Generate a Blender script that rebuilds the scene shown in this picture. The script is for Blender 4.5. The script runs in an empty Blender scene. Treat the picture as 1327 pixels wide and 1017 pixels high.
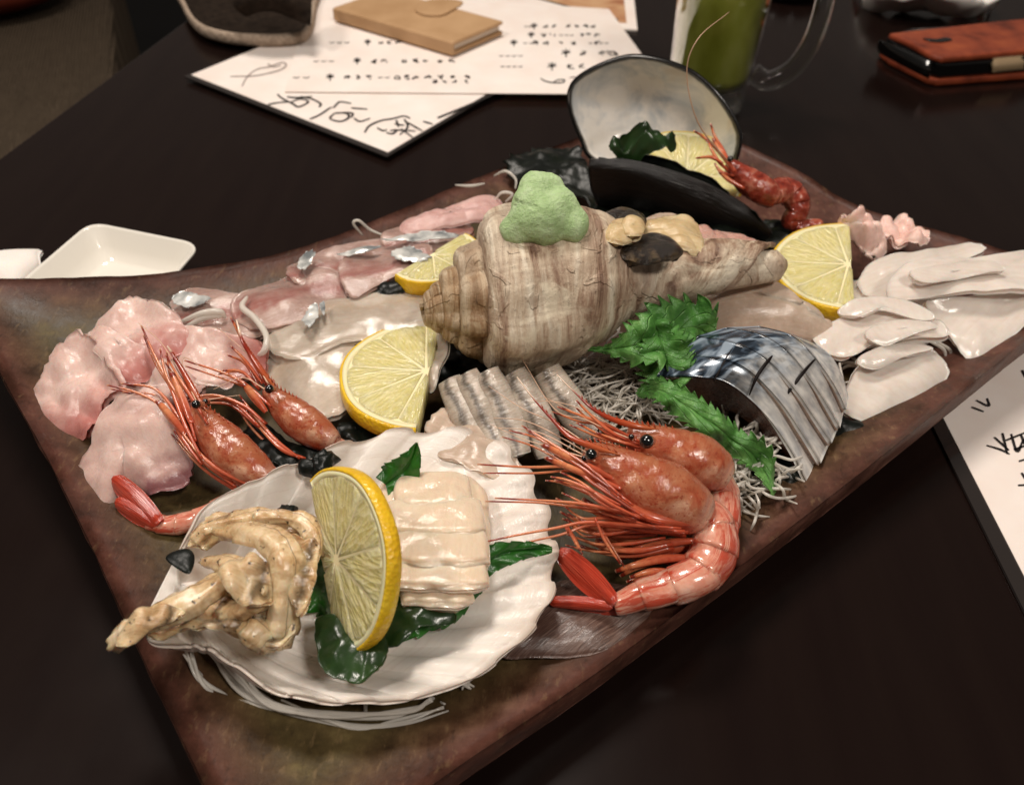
import bpy, math, random
from mathutils import Vector, Matrix, noise
rad = math.radians
random.seed(7)
SC = bpy.context.scene
COL = SC.collection
# ------------------------------------------------------------------ camera
F = 1082.0                      # focal length in photo pixels (photo 1327 x 1017)
CAMP = Vector((0, 0, .27))
RC = Matrix.Rotation(rad(90 - 42.5), 3, 'X') @ Matrix.Rotation(rad(2), 3, 'Z')
cd = bpy.data.cameras.new('camera'); cam = bpy.data.objects.new('camera', cd); COL.objects.link(cam)
cam.matrix_world = Matrix.Translation(CAMP) @ RC.to_4x4()
cd.sensor_fit = 'HORIZONTAL'; cd.sensor_width = 36; cd.lens = 36 * F / 1327
cd.clip_start = .01; cd.clip_end = 50
cd.dof.use_dof = True; cd.dof.focus_distance = .31; cd.dof.aperture_fstop = 13
SC.camera = cam
# ------------------------------------------------------------------ light
wd = bpy.data.worlds.new('World'); SC.world = wd; wd.use_nodes = True
bg = wd.node_tree.nodes['Background']; bg.inputs[0].default_value = (1, .88, .78, 1); bg.inputs[1].default_value = .10
def lamp(name, loc, target, size, power, col=(1, .91, .82), shape='DISK'):
    l = bpy.data.lights.new(name, 'AREA'); l.shape = shape; l.size = size; l.energy = power; l.color = col
    o = bpy.data.objects.new(name, l); COL.objects.link(o); o.location = loc
    o.rotation_euler = (Vector(target) - Vector(loc)).to_track_quat('-Z', 'Y').to_euler(); return o
lamp('ceiling_lamp', (-.22, .84, 1.25), (.03, .30, 0), .34, 12)
lamp('ceiling_lamp', (-.85, .05, 1.30), (0, .3, 0), .26, 8.5)
lamp('ceiling_lamp', (.62, -.38, 1.35), (0, .40, 0), .26, 10.5)
vs = SC.view_settings; vs.view_transform = 'Standard'; vs.look = 'None'; vs.exposure = 0; vs.gamma = 1; vs.use_curve_mapping = False
SC.cycles.max_bounces = 8; SC.cycles.transparent_max_bounces = 8; SC.cycles.caustics_refractive = False; SC.cycles.caustics_reflective = False
# ------------------------------------------------------------------ geometry helpers
def ray(px, py): return RC @ Vector(((px - 663.5) / F, -(py - 508.5) / F, -1))
def W(px, py, h):
    d = ray(px, py); return CAMP + d * ((h - CAMP.z) / d.z)
def WY(px, py, y):
    d = ray(px, py); return CAMP + d * (y / d.y)
def MP(px, py, h):                                     # metres per photo pixel at that place
    return ((h - CAMP.z) / ray(px, py).z) / F
def W3(p): return W(p[0], p[1], p[2])
CX, CY, CZ = RC @ Vector((1, 0, 0)), RC @ Vector((0, 1, 0)), RC @ Vector((0, 0, 1))
def lerp(a, b, t): return a + (b - a) * t
def crom(pts, n, closed=False):
    """Catmull-Rom through pts (tuples or Vectors), n samples."""
    pts = [Vector(p) for p in pts]; m = len(pts); out = []
    if m == 1: return [pts[0].copy() for _ in range(n)]
    for i in range(n):
        t = i / n * m if closed else i / (n - 1) * (m - 1)
        k = int(t); k = min(k, m - 1 if closed else m - 2); f = t - k
        g = (lambda j: pts[j % m]) if closed else (lambda j: pts[max(0, min(m - 1, j))])
        a, b, c, d = g(k - 1), g(k), g(k + 1), g(k + 2)
        if not closed:
            if k == 0: a = b * 2 - c
            if k == m - 2: d = c * 2 - b
        out.append(.5 * ((2 * b) + (c - a) * f + (2 * a - 5 * b + 4 * c - d) * f * f + (3 * b - a - 3 * c + d) * f ** 3))
    return out
ORG = {}
def tag(o, label=None, cat=None, group=None, kind=None):
    if label: o['label'] = label
    if cat: o['category'] = cat
    if group: o['group'] = group
    if kind: o['kind'] = kind
    return o
def mesh(name, V, Fc, mat, parent=None, uv=None, smooth=True, label=None, cat=None, group=None, kind=None):
    V = [Vector(v) for v in V]
    if parent is not None: org = ORG[parent]
    else:
        n = len(V); org = Vector((sum(v.x for v in V) / n, sum(v.y for v in V) / n, min(v.z for v in V)))
    me = bpy.data.meshes.new(name); me.from_pydata([tuple(v - org) for v in V], [], Fc)
    if smooth: me.polygons.foreach_set('use_smooth', [True] * len(me.polygons))
    if uv:
        l = me.uv_layers.new(name='UVMap'); vi = [0] * len(me.loops); me.loops.foreach_get('vertex_index', vi)
        fl = []
        for i in vi: fl += uv[i]
        l.data.foreach_set('uv', fl)
    me.materials.append(mat)
    o = bpy.data.objects.new(name, me); COL.objects.link(o)
    if parent is not None: o.parent = parent
    else: o.location = org
    ORG[o] = org
    return tag(o, label, cat, group, kind)
def thing(name, loc, label, cat, group=None):
    o = bpy.data.objects.new(name, None); COL.objects.link(o); o.location = loc; o.empty_display_size = .02
    ORG[o] = Vector(loc); return tag(o, label, cat, group)
class MB:
    def __init__(s): s.V, s.F, s.U = [], [], []
    def add(s, V, Fc, U=None):
        b = len(s.V); s.V += V; s.F += [tuple(b + i for i in f) for f in Fc]; s.U += U if U else [(0, 0)] * len(V)
    def build(s, name, mat, parent=None, **k): return mesh(name, s.V, s.F, mat, parent, uv=s.U, **k)
def ftube(path, rad_, sides=8, flat=1.0, up=None, cap=True, n=None):
    """returns V,F,U of a tube; path world Vectors, rad_ list or float."""
    n = n or len(path); P = crom(path, n)
    R = [rad_] * n if not isinstance(rad_, (list, tuple)) else [v.x for v in crom([(r, 0, 0) for r in rad_], n)]
    V, Fc, U = [], [], []; prev = None
    for i, p in enumerate(P):
        t = (P[min(i + 1, n - 1)] - P[max(i - 1, 0)]).normalized()
        a = (up if up is not None else (prev if prev is not None else Vector((.13, .2, 1)))); a = a - t * a.dot(t)
        if a.length < 1e-6: a = Vector((1, 0, 0)) - t * t.x
        a.normalize(); b = t.cross(a); prev = a
        for k in range(sides):
            q = 2 * math.pi * k / sides
            V.append(p + (a * math.cos(q) * flat + b * math.sin(q)) * max(R[i], 1e-5)); U.append((k / sides, i / (n - 1)))
    for i in range(n - 1):
        for k in range(sides):
            k2 = (k + 1) % sides; Fc.append((i * sides + k, i * sides + k2, (i + 1) * sides + k2, (i + 1) * sides + k))
    if cap:
        Fc.append(tuple(range(sides - 1, -1, -1))); Fc.append(tuple((n - 1) * sides + k for k in range(sides)))
    return V, Fc, U
def tube(name, pts, rpx, mat, parent=None, sides=8, flat=1.0, n=None, up=None, **k):
    """pts: (px,py,h) list, rpx: radii in photo pixels."""
    path = [W3(p) for p in pts]; rr = rpx if isinstance(rpx, (list, tuple)) else [rpx] * len(pts)
    R = [r * MP(*p[:3]) for r, p in zip(rr, pts)]
    V, Fc, U = ftube(path, R, sides, flat, up, n=n or max(8, 4 * len(pts))); return mesh(name, V, Fc, mat, parent, uv=U, **k)
def solid(P, nu, nv, thick, close_u=False, edge=.22, prof=None):
    """P[i][j] surface grid -> closed slab of given thickness with rounded borders. returns V,F"""
    N = [[None] * nv for _ in range(nu)]; acc = Vector((0, 0, 0))
    for i in range(nu):
        for j in range(nv):
            a = P[(i + 1) % nu if close_u else min(i + 1, nu - 1)][j] - P[(i - 1) % nu if close_u else max(i - 1, 0)][j]
            b = P[i][min(j + 1, nv - 1)] - P[i][max(j - 1, 0)]
            c = a.cross(b); N[i][j] = c.normalized() if c.length > 1e-14 else Vector((0, 0, 1)); acc += N[i][j]
    s = 1 if acc.dot(CZ) > 0 else -1
    top, bot = [], []
    for i in range(nu):
        for j in range(nv):
            e = prof(i, j); t = thick * .5 * e
            top.append(P[i][j] + N[i][j] * s * t); bot.append(P[i][j] - N[i][j] * s * t)
    Fc = []; n = nu * nv; idx = lambda i, j: (i % nu) * nv + j
    for i in range(nu if close_u else nu - 1):
        for j in range(nv - 1):
            q = (idx(i, j), idx(i + 1, j), idx(i + 1, j + 1), idx(i, j + 1))
            if s < 0: q = q[::-1]
            Fc.append(q); Fc.append(tuple(n + x for x in q[::-1]))
    def wall(seq):
        for a, b in seq:
            q = (a, a + n, b + n, b)
            Fc.append(q if s > 0 else q[::-1])
    wall([(idx(i, nv - 1), idx(i + 1, nv - 1)) for i in range(nu if close_u else nu - 1)])
    if not close_u:
        wall([(idx(i + 1, 0), idx(i, 0)) for i in range(nu - 1)])
        wall([(idx(0, j), idx(0, j + 1)) for j in range(nv - 1)]); wall([(idx(nu - 1, j + 1), idx(nu - 1, j)) for j in range(nv - 1)])
    return top + bot, Fc
def rnd_edge(d, e, lo=.3): 
    if d >= e: return 1.0
    x = 1 - d / e; return lo + (1 - lo) * math.sqrt(max(0, 1 - x * x))
def nz(p, s, seed=0): return noise.noise(Vector(p) * s + Vector((seed * 7.13, seed * 3.7, seed * 1.9)))
def sheet(name, rows, thick, mat, parent=None, nu=22, nv=22, ripple=0, rs=60, edge=.2, lo=.3, world=False, seed=0, **k):
    """rows of control points (px,py,h) -> draped slab"""
    R = [[(p if world else W3(p)) for p in r] for r in rows]
    L = [crom(r, nv) for r in R]; G = list(zip(*L)); G = [crom(c, nu) for c in G]      # G[j][i]
    P = [[G[j][i].copy() for j in range(nv)] for i in range(nu)]
    if ripple:
        for i in range(nu):
            for j in range(nv): P[i][j] += CZ * ripple * nz(P[i][j], rs, seed)
    ef = lambda i, j: rnd_edge(min(i / (nu - 1), 1 - i / (nu - 1), j / (nv - 1), 1 - j / (nv - 1)), edge, lo)
    V, Fc = solid(P, nu, nv, thick, prof=ef)
    U = [(j / (nv - 1), i / (nu - 1)) for i in range(nu) for j in range(nv)] * 2
    return mesh(name, V, Fc, mat, parent, uv=U, **k)
def pslab(name, out, h, mat, parent=None, thick=.004, dome=.002, n=72, m=14, ripple=.0012, rs=70, ang=0, seed=0, jag=.02, edge=.1, lo=.55, cen=None, crease=0, **k):
    """slab with a traced outline, each point (px,py[,h]); dome lifts the middle."""
    B = crom([W(p[0], p[1], p[2] if len(p) > 2 else h) for p in out], n, True)
    c = sum(B, Vector()) / n
    if cen: c = W3(cen)
    B0 = [b.copy() for b in B]
    for i in range(n): B[i] = c + (B[i] - c) * (1 + jag * (nz(B[i], 160, seed) + .7 * nz(B[i], 480, seed) + .4 * nz(B[i], 1100, seed)))
    P = []
    for i in range(n):
        r = []
        for j in range(m):
            t = (j / (m - 1)) ** .8; t = .03 + .97 * t
            p = c.lerp(B0[i], t) + (B[i] - B0[i]) * t ** 6; p.z = c.z + (p.z - c.z) * t ** 1.2 + dome * (1 - t ** 3); p += Vector((0, 0, 1)) * ripple * (nz(p, rs, seed) + .35 * nz(p, rs * 2.7, seed + 5))
            if crease: p.z -= crease * max(0, 1 - abs(nz(p, 42, seed + 3)) * 7) + crease * .5 * max(0, 1 - abs(nz(p, 90, seed + 8)) * 6)
            r.append(p)
        P.append(r)
    V, Fc = solid(P, n, m, thick, close_u=True, prof=lambda i, j: rnd_edge(1 - (j / (m - 1)) ** .8, edge, lo))
    N = n * m; Fc.append(tuple(i * m for i in range(n)) if ((P[0][m-1]-c).cross(P[n//4][m-1]-c)).z > 0 else tuple(i * m for i in range(n - 1, -1, -1)))
    Fc.append(tuple(N + x for x in Fc[-1][::-1]))
    ca, sa = math.cos(rad(ang)), math.sin(rad(ang))
    uu = [(v.x * ca + v.y * sa, -v.x * sa + v.y * ca) for v in V]
    a0, a1, b0, b1 = min(u[0] for u in uu), max(u[0] for u in uu), min(u[1] for u in uu), max(u[1] for u in uu)
    U = [((u[0] - a0) / (a1 - a0), (u[1] - b0) / (b1 - b0)) for u in uu]
    return mesh(name, V, Fc, mat, parent, uv=U, **k)
def box_pts(top, bot, bev=0):
    return top + bot
def prism(name, poly_top, poly_bot, mat, parent=None, smooth=False, **k):
    n = len(poly_top); V = list(poly_top) + list(poly_bot)
    Fc = [tuple(range(n)), tuple(range(2 * n - 1, n - 1, -1))] + [(i, i + n, (i + 1) % n + n, (i + 1) % n) for i in range(n)]
    return mesh(name, V, Fc, mat, parent, smooth=smooth, **k)
def bevel(o, w, seg=2):
    m = o.modifiers.new('bevel', 'BEVEL'); m.width = w; m.segments = seg; m.limit_method = 'ANGLE'; return o
def ball(c, r, sx=(1, 1, 1), nu=12, nv=8):
    V, Fc, U = [], [], []
    for i in range(nv + 1):
        th = math.pi * i / nv
        for k in range(nu):
            q = 2 * math.pi * k / nu; V.append(c + Vector((math.sin(th) * math.cos(q) * sx[0], math.sin(th) * math.sin(q) * sx[1], math.cos(th) * sx[2])) * r); U.append((k / nu, i / nv))
    for i in range(nv):
        for k in range(nu): Fc.append((i * nu + k, (i + 1) * nu + k, (i + 1) * nu + (k + 1) % nu, i * nu + (k + 1) % nu))
    return V, Fc, U
# ------------------------------------------------------------------ materials
def lin(h):
    c = [int(h[i:i + 2], 16) / 255 for i in (0, 2, 4)]
    return tuple((x / 12.92 if x < .04045 else ((x + .055) / 1.055) ** 2.4) for x in c) + (1,)
class NT:
    def __init__(s, name, base='808080', rough=.5, sss=0, ssr=(1, .35, .2), sscale=.004, spec=.5, coat=0, trans=0, metal=0, ior=1.45, coatr=.08):
        s.m = bpy.data.materials.new(name); s.m.use_nodes = True; s.t = s.m.node_tree; s.b = s.t.nodes['Principled BSDF']
        b = s.b.inputs; b['Base Color'].default_value = lin(base); b['Roughness'].default_value = rough; b['Specular IOR Level'].default_value = spec
        b['Subsurface Weight'].default_value = sss; b['Subsurface Radius'].default_value = ssr; b['Subsurface Scale'].default_value = sscale
        b['Coat Weight'].default_value = coat; b['Coat Roughness'].default_value = coatr; b['Transmission Weight'].default_value = trans; b['Metallic'].default_value = metal; b['IOR'].default_value = ior
        s.tc = s.t.nodes.new('ShaderNodeTexCoord')
    def n(s, ty, **k):
        x = s.t.nodes.new(ty)
        for a, b in k.items(): setattr(x, a, b)
        return x
    def ln(s, a, b): s.t.links.new(a, b); return s
    def co(s, kind='Object', scale=(1, 1, 1), rot=(0, 0, 0), loc=(0, 0, 0)):
        mp = s.n('ShaderNodeMapping'); mp.inputs['Scale'].default_value = scale; mp.inputs['Rotation'].default_value = rot; mp.inputs['Location'].default_value = loc
        s.ln(s.tc.outputs[kind], mp.inputs[0]); return mp.outputs[0]
    def noise(s, co, scale, detail=4, rough=.55, dist=0):
        x = s.n('ShaderNodeTexNoise'); x.inputs['Scale'].default_value = scale; x.inputs['Detail'].default_value = detail; x.inputs['Roughness'].default_value = rough; x.inputs['Distortion'].default_value = dist
        s.ln(co, x.inputs['Vector']); return x.outputs[0]
    def vor(s, co, scale, feature='F1'):
        x = s.n('ShaderNodeTexVoronoi', feature=feature); x.inputs['Scale'].default_value = scale; s.ln(co, x.inputs['Vector']); return x.outputs[0]
    def wave(s, co, scale, dist=2, detail=2, dscale=1, bands='X'):
        x = s.n('ShaderNodeTexWave', bands_direction=bands); x.inputs['Scale'].default_value = scale; x.inputs['Distortion'].default_value = dist; x.inputs['Detail'].default_value = detail; x.inputs['Detail Scale'].default_value = dscale
        s.ln(co, x.inputs['Vector']); return x.outputs['Fac']
    def sep(s, co):
        x = s.n('ShaderNodeSeparateXYZ'); s.ln(co, x.inputs[0]); return x.outputs
    def ramp(s, f, stops, ease=False):
        x = s.n('ShaderNodeValToRGB'); r = x.color_ramp; 
        if ease: r.interpolation = 'EASE'
        while len(r.elements) < len(stops): r.elements.new(.5)
        for e, (p, c) in zip(r.elements, stops):
            e.position = p; e.color = lin(c) if isinstance(c, str) else (c, c, c, 1)
        s.ln(f, x.inputs[0]); return x.outputs[0]
    def mix(s, f, a, b, mode='MIX'):
        x = s.n('ShaderNodeMix', data_type='RGBA', blend_type=mode)
        for v, i in ((f, 0), (a, 6), (b, 7)):
            if isinstance(v, str): x.inputs[i].default_value = lin(v)
            elif isinstance(v, (int, float)): x.inputs[i].default_value = v if i == 0 else (v, v, v, 1)
            else: s.ln(v, x.inputs[i])
        return x.outputs[2]
    def math(s, op, a, b=0):
        x = s.n('ShaderNodeMath', operation=op)
        for v, i in ((a, 0), (b, 1)):
            if isinstance(v, (int, float)): x.inputs[i].default_value = v
            else: s.ln(v, x.inputs[i])
        return x.outputs[0]
    def col(s, c): s.ln(c, s.b.inputs['Base Color']); return s
    def rough(s, c): s.ln(c, s.b.inputs['Roughness']); return s
    def bump(s, h, strength=.5, dist=.001):
        x = s.n('ShaderNodeBump'); x.inputs['Strength'].default_value = strength; x.inputs['Distance'].default_value = dist; s.ln(h, x.inputs['Height']); s.ln(x.outputs[0], s.b.inputs['Normal']); s.ln(x.outputs[0], s.b.inputs['Coat Normal']); return s
    def alpha(s, a):
        if isinstance(a, (int, float)): s.b.inputs['Alpha'].default_value = a
        else: s.ln(a, s.b.inputs['Alpha'])
        return s
M = {}
def table_mat():
    k = NT('table_wood', '150c0b', .2, spec=.28); c = k.co('Object', (1, .12, 1), rot=(0, 0, rad(48)))
    k.col(k.ramp(k.noise(c, 60, 6), [(.3, '150c0a'), (.7, '19100d')])); k.rough(k.ramp(k.noise(k.co(), 9, 4), [(.3, .16), (.7, .26)])); M['table'] = k.m
def plate_mat():
    k = NT('plate_glaze', '5a3a2c', .45, spec=.3, coat=.0, coatr=.2); o = k.co(); u = k.co('UV'); s = k.sep(u)
    big = k.noise(o, 22, 6, .65); fine = k.noise(k.co('Object', (1, .3, 1), rot=(0, 0, rad(-40))), 420, 4, .6); mid = k.noise(o, 70, 6, .65)
    brown = k.ramp(mid, [(.3, '372119'), (.55, '55342a'), (.75, '6b473a')])
    olive = k.ramp(mid, [(.3, '2c2414'), (.55, '4e4126'), (.75, '6c5e3a')])
    # the olive glaze pools across the left half and the near corner; the rims stay red brown
    g = k.math('SUBTRACT', 1.25, k.math('MULTIPLY', s[0], 1.2)); g = k.math('ADD', g, k.math('MULTIPLY', k.math('SUBTRACT', big, .5), 2.2))
    ed = k.math('MINIMUM', k.math('MINIMUM', s[1], k.math('SUBTRACT', 1, s[1])), k.math('MULTIPLY', k.math('MINIMUM', s[0], k.math('SUBTRACT', 1, s[0])), 1.6))
    em = k.ramp(ed, [(.015, 0.), (.09, 1.)])
    f = k.math('MULTIPLY', k.ramp(g, [(.3, 0.), (.7, 1.)]), em)
    c = k.mix(f, brown, olive); c = k.mix(k.ramp(fine, [(.58, 0.), (.78, .35)]), c, '947a58'); c = k.mix(k.ramp(fine, [(.25, .6), (.42, 0.)]), c, '2a1c13')
    k.col(c).bump(k.math('ADD', k.math('MULTIPLY', fine, .6), mid), .6, .0006); k.rough(k.ramp(mid, [(.3, .36), (.7, .58)])); M['plate'] = k.m
table_mat(); plate_mat()
def flesh(name, stops, streak=None, sss=.3, rough=.27, sc=60, bump=.3, grain=(1, 9), coat=.3, sscale=.0025, streakpos=None, axis=0, spec=.5, alpha=1, lines=0, speck=None):
    k = NT(name, rough=rough, sss=sss, sscale=sscale, coat=coat, spec=spec); o = k.co(); u = k.co('UV', (grain[0], grain[1], 1))
    n1 = k.noise(o, sc, 5); n2 = k.noise(u, 3.2, 6, .65, .3); n3 = k.noise(o, 330, 5, .65)
    c = k.ramp(k.math('ADD', k.math('ADD', k.math('MULTIPLY', n1, .5), k.math('MULTIPLY', n2, .3)), k.math('MULTIPLY', n3, .2)), stops)
    if streak:
        s = k.sep(k.co('UV')); x = k.math('ADD', s[axis], k.math('MULTIPLY', k.math('SUBTRACT', k.noise(o, 70, 5, .6), .5), .7))
        c = k.mix(k.ramp(x, streakpos), c, streak)
    if speck: c = k.mix(k.ramp(k.noise(o, 420, 2), [(.66, 0.), (.72, .9)]), c, speck)
    h = k.math('ADD', k.math('ADD', k.math('ADD', n2, k.math('MULTIPLY', n3, 1.0)), n1), k.math('MULTIPLY', k.noise(o, 900, 3), .5))
    if lines:
        w = k.wave(k.co('UV'), lines, 5, 3, 1.2, 'Y'); h = k.math('ADD', h, k.math('MULTIPLY', w, .16)); c = k.mix(k.math('MULTIPLY', w, .09), c, 'ffffff')
    k.col(c).bump(h, bump, .0012); k.rough(k.ramp(n3, [(.35, rough * .7), (.65, rough * 1.5)]))
    if alpha < 1: k.alpha(k.ramp(n1, [(.3, alpha - .12), (.7, alpha + .1)]))
    M[name] = k.m; return k
flesh('bream', [(.3, 'dbb0a5'), (.5, 'e8c9be'), (.7, 'f1dcd3')], 'b9655e', streakpos=[(.5, 0.), (.85, .75), (1, .85)], sss=.3, sscale=.003, bump=.16, sc=45, rough=.26, coat=.12, grain=(2, 4), alpha=.86)
flesh('bream_edge', [(.3, 'd6aaa0'), (.5, 'e4c4b9'), (.7, 'efd9d0')], '7f3e48', streakpos=[(.66, 0.), (.9, .85)], sss=.3, sscale=.003, bump=.16, sc=45, rough=.26, coat=.12, grain=(2, 4), alpha=.86)
flesh('bass', [(.3, '98796f'), (.5, 'bb9b90'), (.7, 'd8c0b6')], '9c4842', streakpos=[(.32, 0.), (.46, .65), (.54, .5), (.66, 0.)], axis=1, rough=.1, coat=.7, alpha=.74, bump=.25)
flesh('pinkfish', [(.3, 'c4938d'), (.5, 'dab0a9'), (.7, 'e8ccc4')], rough=.2, alpha=.9)
flesh('flounder', [(.3, 'b8a896'), (.5, 'cdbeae'), (.7, 'e0d4c6')], 'b8956c', streakpos=[(.55, 0.), (.75, .28), (.9, 0.)], axis=1, rough=.14, coat=.6, alpha=.74, bump=.14)
flesh('squid', [(.3, 'dfd0c3'), (.5, 'e9ddd2'), (.7, 'f2e9e0')], rough=.15, lines=3, alpha=.85, bump=.1, sc=30, sss=.3, sscale=.004)
flesh('paleslice', [(.3, 'b59c89'), (.5, 'c7b19e'), (.7, 'dac7b6')], rough=.2, bump=.16, sc=40, sss=.25, sscale=.003, alpha=.93)
flesh('ginger', [(.3, 'dcac9f'), (.5, 'edc9bd'), (.7, 'f5ddd3')], rough=.3)
flesh('muscle', [(.3, 'd8bea2'), (.5, 'e4cfb6'), (.7, 'efe0cc')], rough=.14, sss=.4, sscale=.005, grain=(9, 1), coat=.6, bump=.22)
flesh('mantle', [(.34, '7d5c3c'), (.44, 'bd9b70'), (.54, 'dcc39c'), (.66, 'eddcc0')], '3c2a1a', streakpos=[(.62, 0.), (.76, .8), (.9, 0.)], rough=.18, sc=70, bump=.2, coat=.4, speck='1a120c', sss=.45, sscale=.004)
flesh('clam', [(.3, 'a98a5c'), (.5, 'd0b689'), (.7, 'e6d6b6')], rough=.16, coat=.5)
flesh('clampink', [(.3, 'a8766c'), (.5, 'c79c8e'), (.7, 'dcc0b0')], rough=.25)
flesh('gill', [(.36, '0d0a08'), (.5, '2a2018'), (.66, '6b573c')], rough=.12, sc=160, bump=1, sss=.05)
flesh('sillago', [(.3, '9b8c7c'), (.5, 'bdaf9f'), (.7, 'd8ccbf')], '3c3228', streakpos=[(.40, 0.), (.52, .7), (.58, .8), (.7, 0.)], axis=0, rough=.12, coat=.7, alpha=.9, lines=9)
def shell_white():
    k = NT('scallop_nacre', rough=.3, sss=.12, coat=.3, sscale=.004); o = k.co(); u = k.co('UV')
    n = k.noise(o, 45, 4); st = k.noise(k.co('UV', (3, 160, 1)), 2.0, 3)
    c = k.ramp(n, [(.3, 'dccfc4'), (.5, 'e8dfd6'), (.75, 'f2ece5')]); s = k.sep(u)
    c = k.mix(k.ramp(k.math('ADD', s[1], k.math('MULTIPLY', k.math('SUBTRACT', k.noise(o, 120, 3), .5), .03)), [(.965, 0.), (1, .35)]), c, 'b9977c')
    # spilt brown sauce by the hinge, and thin growth rings
    du = k.math('ABSOLUTE', k.math('SUBTRACT', s[0], .685)); q = k.math('ADD', k.math('MULTIPLY', du, 16), k.math('MULTIPLY', k.noise(o, 110, 5, .7), 1.5)); q = k.math('ADD', q, k.math('MULTIPLY', k.math('ABSOLUTE', k.math('SUBTRACT', s[1], .82)), 2.2))
    c = k.mix(k.ramp(q, [(.72, .75), (1.1, 0.)]), c, '9c6f40'); c = k.mix(k.math('MULTIPLY', k.ramp(k.noise(k.co('UV', (.6, 18, 1)), 2.5, 4), [(.55, 0.), (.7, 1.)]), .3), c, 'cbb5a6')
    k.col(c).bump(k.math('ADD', k.noise(o, 160, 5), k.math('MULTIPLY', st, .5)), .35, .0014); M['scallop'] = k.m
shell_white()
def shell_brown():
    k = NT('shell_brown', rough=.35, coat=.3); o = k.co(); st = k.noise(k.co('UV', (2, 22, 1)), 3, 5)
    k.col(k.ramp(st, [(.3, '3a2822'), (.5, '5a4239'), (.7, '7d675c')])).bump(st, .35, .0012); M['shell_brown'] = k.m
shell_brown()
def whelk_mat():
    k = NT('whelk_shell', rough=.45, spec=.4, coat=.15, coatr=.2); u = k.co('UV'); o = k.co()
    ax = k.noise(k.co('UV', (1.1, 4.5, 1)), 2.6, 8, .7, .7)              # growth lines across the whorl
    sp = k.wave(k.co('UV', (.15, 1, 1)), 15, 1.2, 4, 8, 'Y')         # spiral threads
    big = k.noise(o, 26, 6, .62, .6); fl = k.noise(o, 48, 3, .5, 1.2); gr = k.noise(o, 240, 6, .7)
    c = k.ramp(ax, [(.38, '6e5140'), (.45, 'a28670'), (.52, 'ccb89f'), (.60, 'e8dcc6')])
    c = k.mix(k.ramp(big, [(.5, 0.), (.6, .5)]), c, 'dccdb6'); c = k.mix(k.math('MULTIPLY', sp, .06), c, '5d4030')
    c = k.mix(k.ramp(fl, [(.56, 0.), (.64, .4)]), c, '9c7f6c'); c = k.mix(k.ramp(fl, [(.32, .7), (.40, 0.)]), c, 'e6dac0')
    bd = k.noise(k.co('UV', (14, .5, 1)), 2, 5, .65, .5); c = k.mix(k.ramp(bd, [(.52, 0.), (.64, .3)]), c, '8c6e58'); sx = k.sep(u); c = k.mix(k.ramp(k.math('MULTIPLY', sx[0], .2), [(.7, .45), (.84, 0.)]), c, 'a07c42'); c = k.mix(k.ramp(gr, [(.58, 0.), (.72, .75)]), c, '54392a'); c = k.mix(k.ramp(gr, [(.26, .5), (.4, 0.)]), c, 'e6d8bc')
    k.col(c).bump(k.math('ADD', k.math('ADD', k.math('MULTIPLY', sp, .06), k.math('MULTIPLY', ax, 1.6)), k.math('ADD', k.math('MULTIPLY', gr, .8), k.math('MULTIPLY', k.ramp(fl, [(.56, 0.), (.585, 1.)]), .6))), .8, .0014); M['whelk'] = k.m
whelk_mat()
def wasabi_mat():
    k = NT('wasabi_paste', rough=.6, sss=.15, sscale=.002, ssr=(.6, 1, .3), spec=.3); o = k.co()
    k.col(k.ramp(k.noise(o, 130, 6, .7), [(.3, '97b57a'), (.5, 'b2cd96'), (.7, 'c6dcae')])).bump(k.math('ADD', k.noise(o, 300, 7, .75), k.math('MULTIPLY', k.noise(o, 700, 4), .8)), .8, .0014); M['wasabi'] = k.m
wasabi_mat()
def lemon_mats():
    k = NT('lemon_rind', rough=.35, sss=.15, coat=.15); o = k.co()
    k.col(k.ramp(k.noise(o, 60, 3), [(.3, 'dfae1a'), (.6, 'eec22a'), (.8, 'f4d144')])).bump(k.vor(o, 650), .5, .0006); M['rind'] = k.m
    k = NT('lemon_pith', 'f0e2b4', .55, sss=.3); M['pith'] = k.m
    k = NT('lemon_pulp', rough=.16, sss=.55, sscale=.008, ssr=(1, .8, .25), coat=.5); u = k.co('UV', (1, 1, 1)); o = k.co()
    cell = k.vor(k.co('UV', (5, 2.6, 1)), 2.6); n = k.noise(o, 160, 3)
    k.col(k.ramp(k.math('ADD', k.math('MULTIPLY', cell, .7), k.math('MULTIPLY', n, .5)), [(.2, 'e8dc94'), (.5, 'ece2a2'), (.8, 'f1e8b4')])).bump(k.math('ADD', cell, k.math('MULTIPLY', k.noise(o, 700, 3), .6)), .7, .0012); 
    tl = k.n('ShaderNodeBsdfTranslucent'); tl.inputs[0].default_value = lin('f6ecae'); mx = k.n('ShaderNodeMixShader'); mx.inputs[0].default_value = .3; k.ln(k.b.outputs[0], mx.inputs[1]).ln(tl.outputs[0], mx.inputs[2]).ln(mx.outputs[0], k.t.nodes['Material Output'].inputs[0]); M['pulp'] = k.m
lemon_mats()
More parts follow.
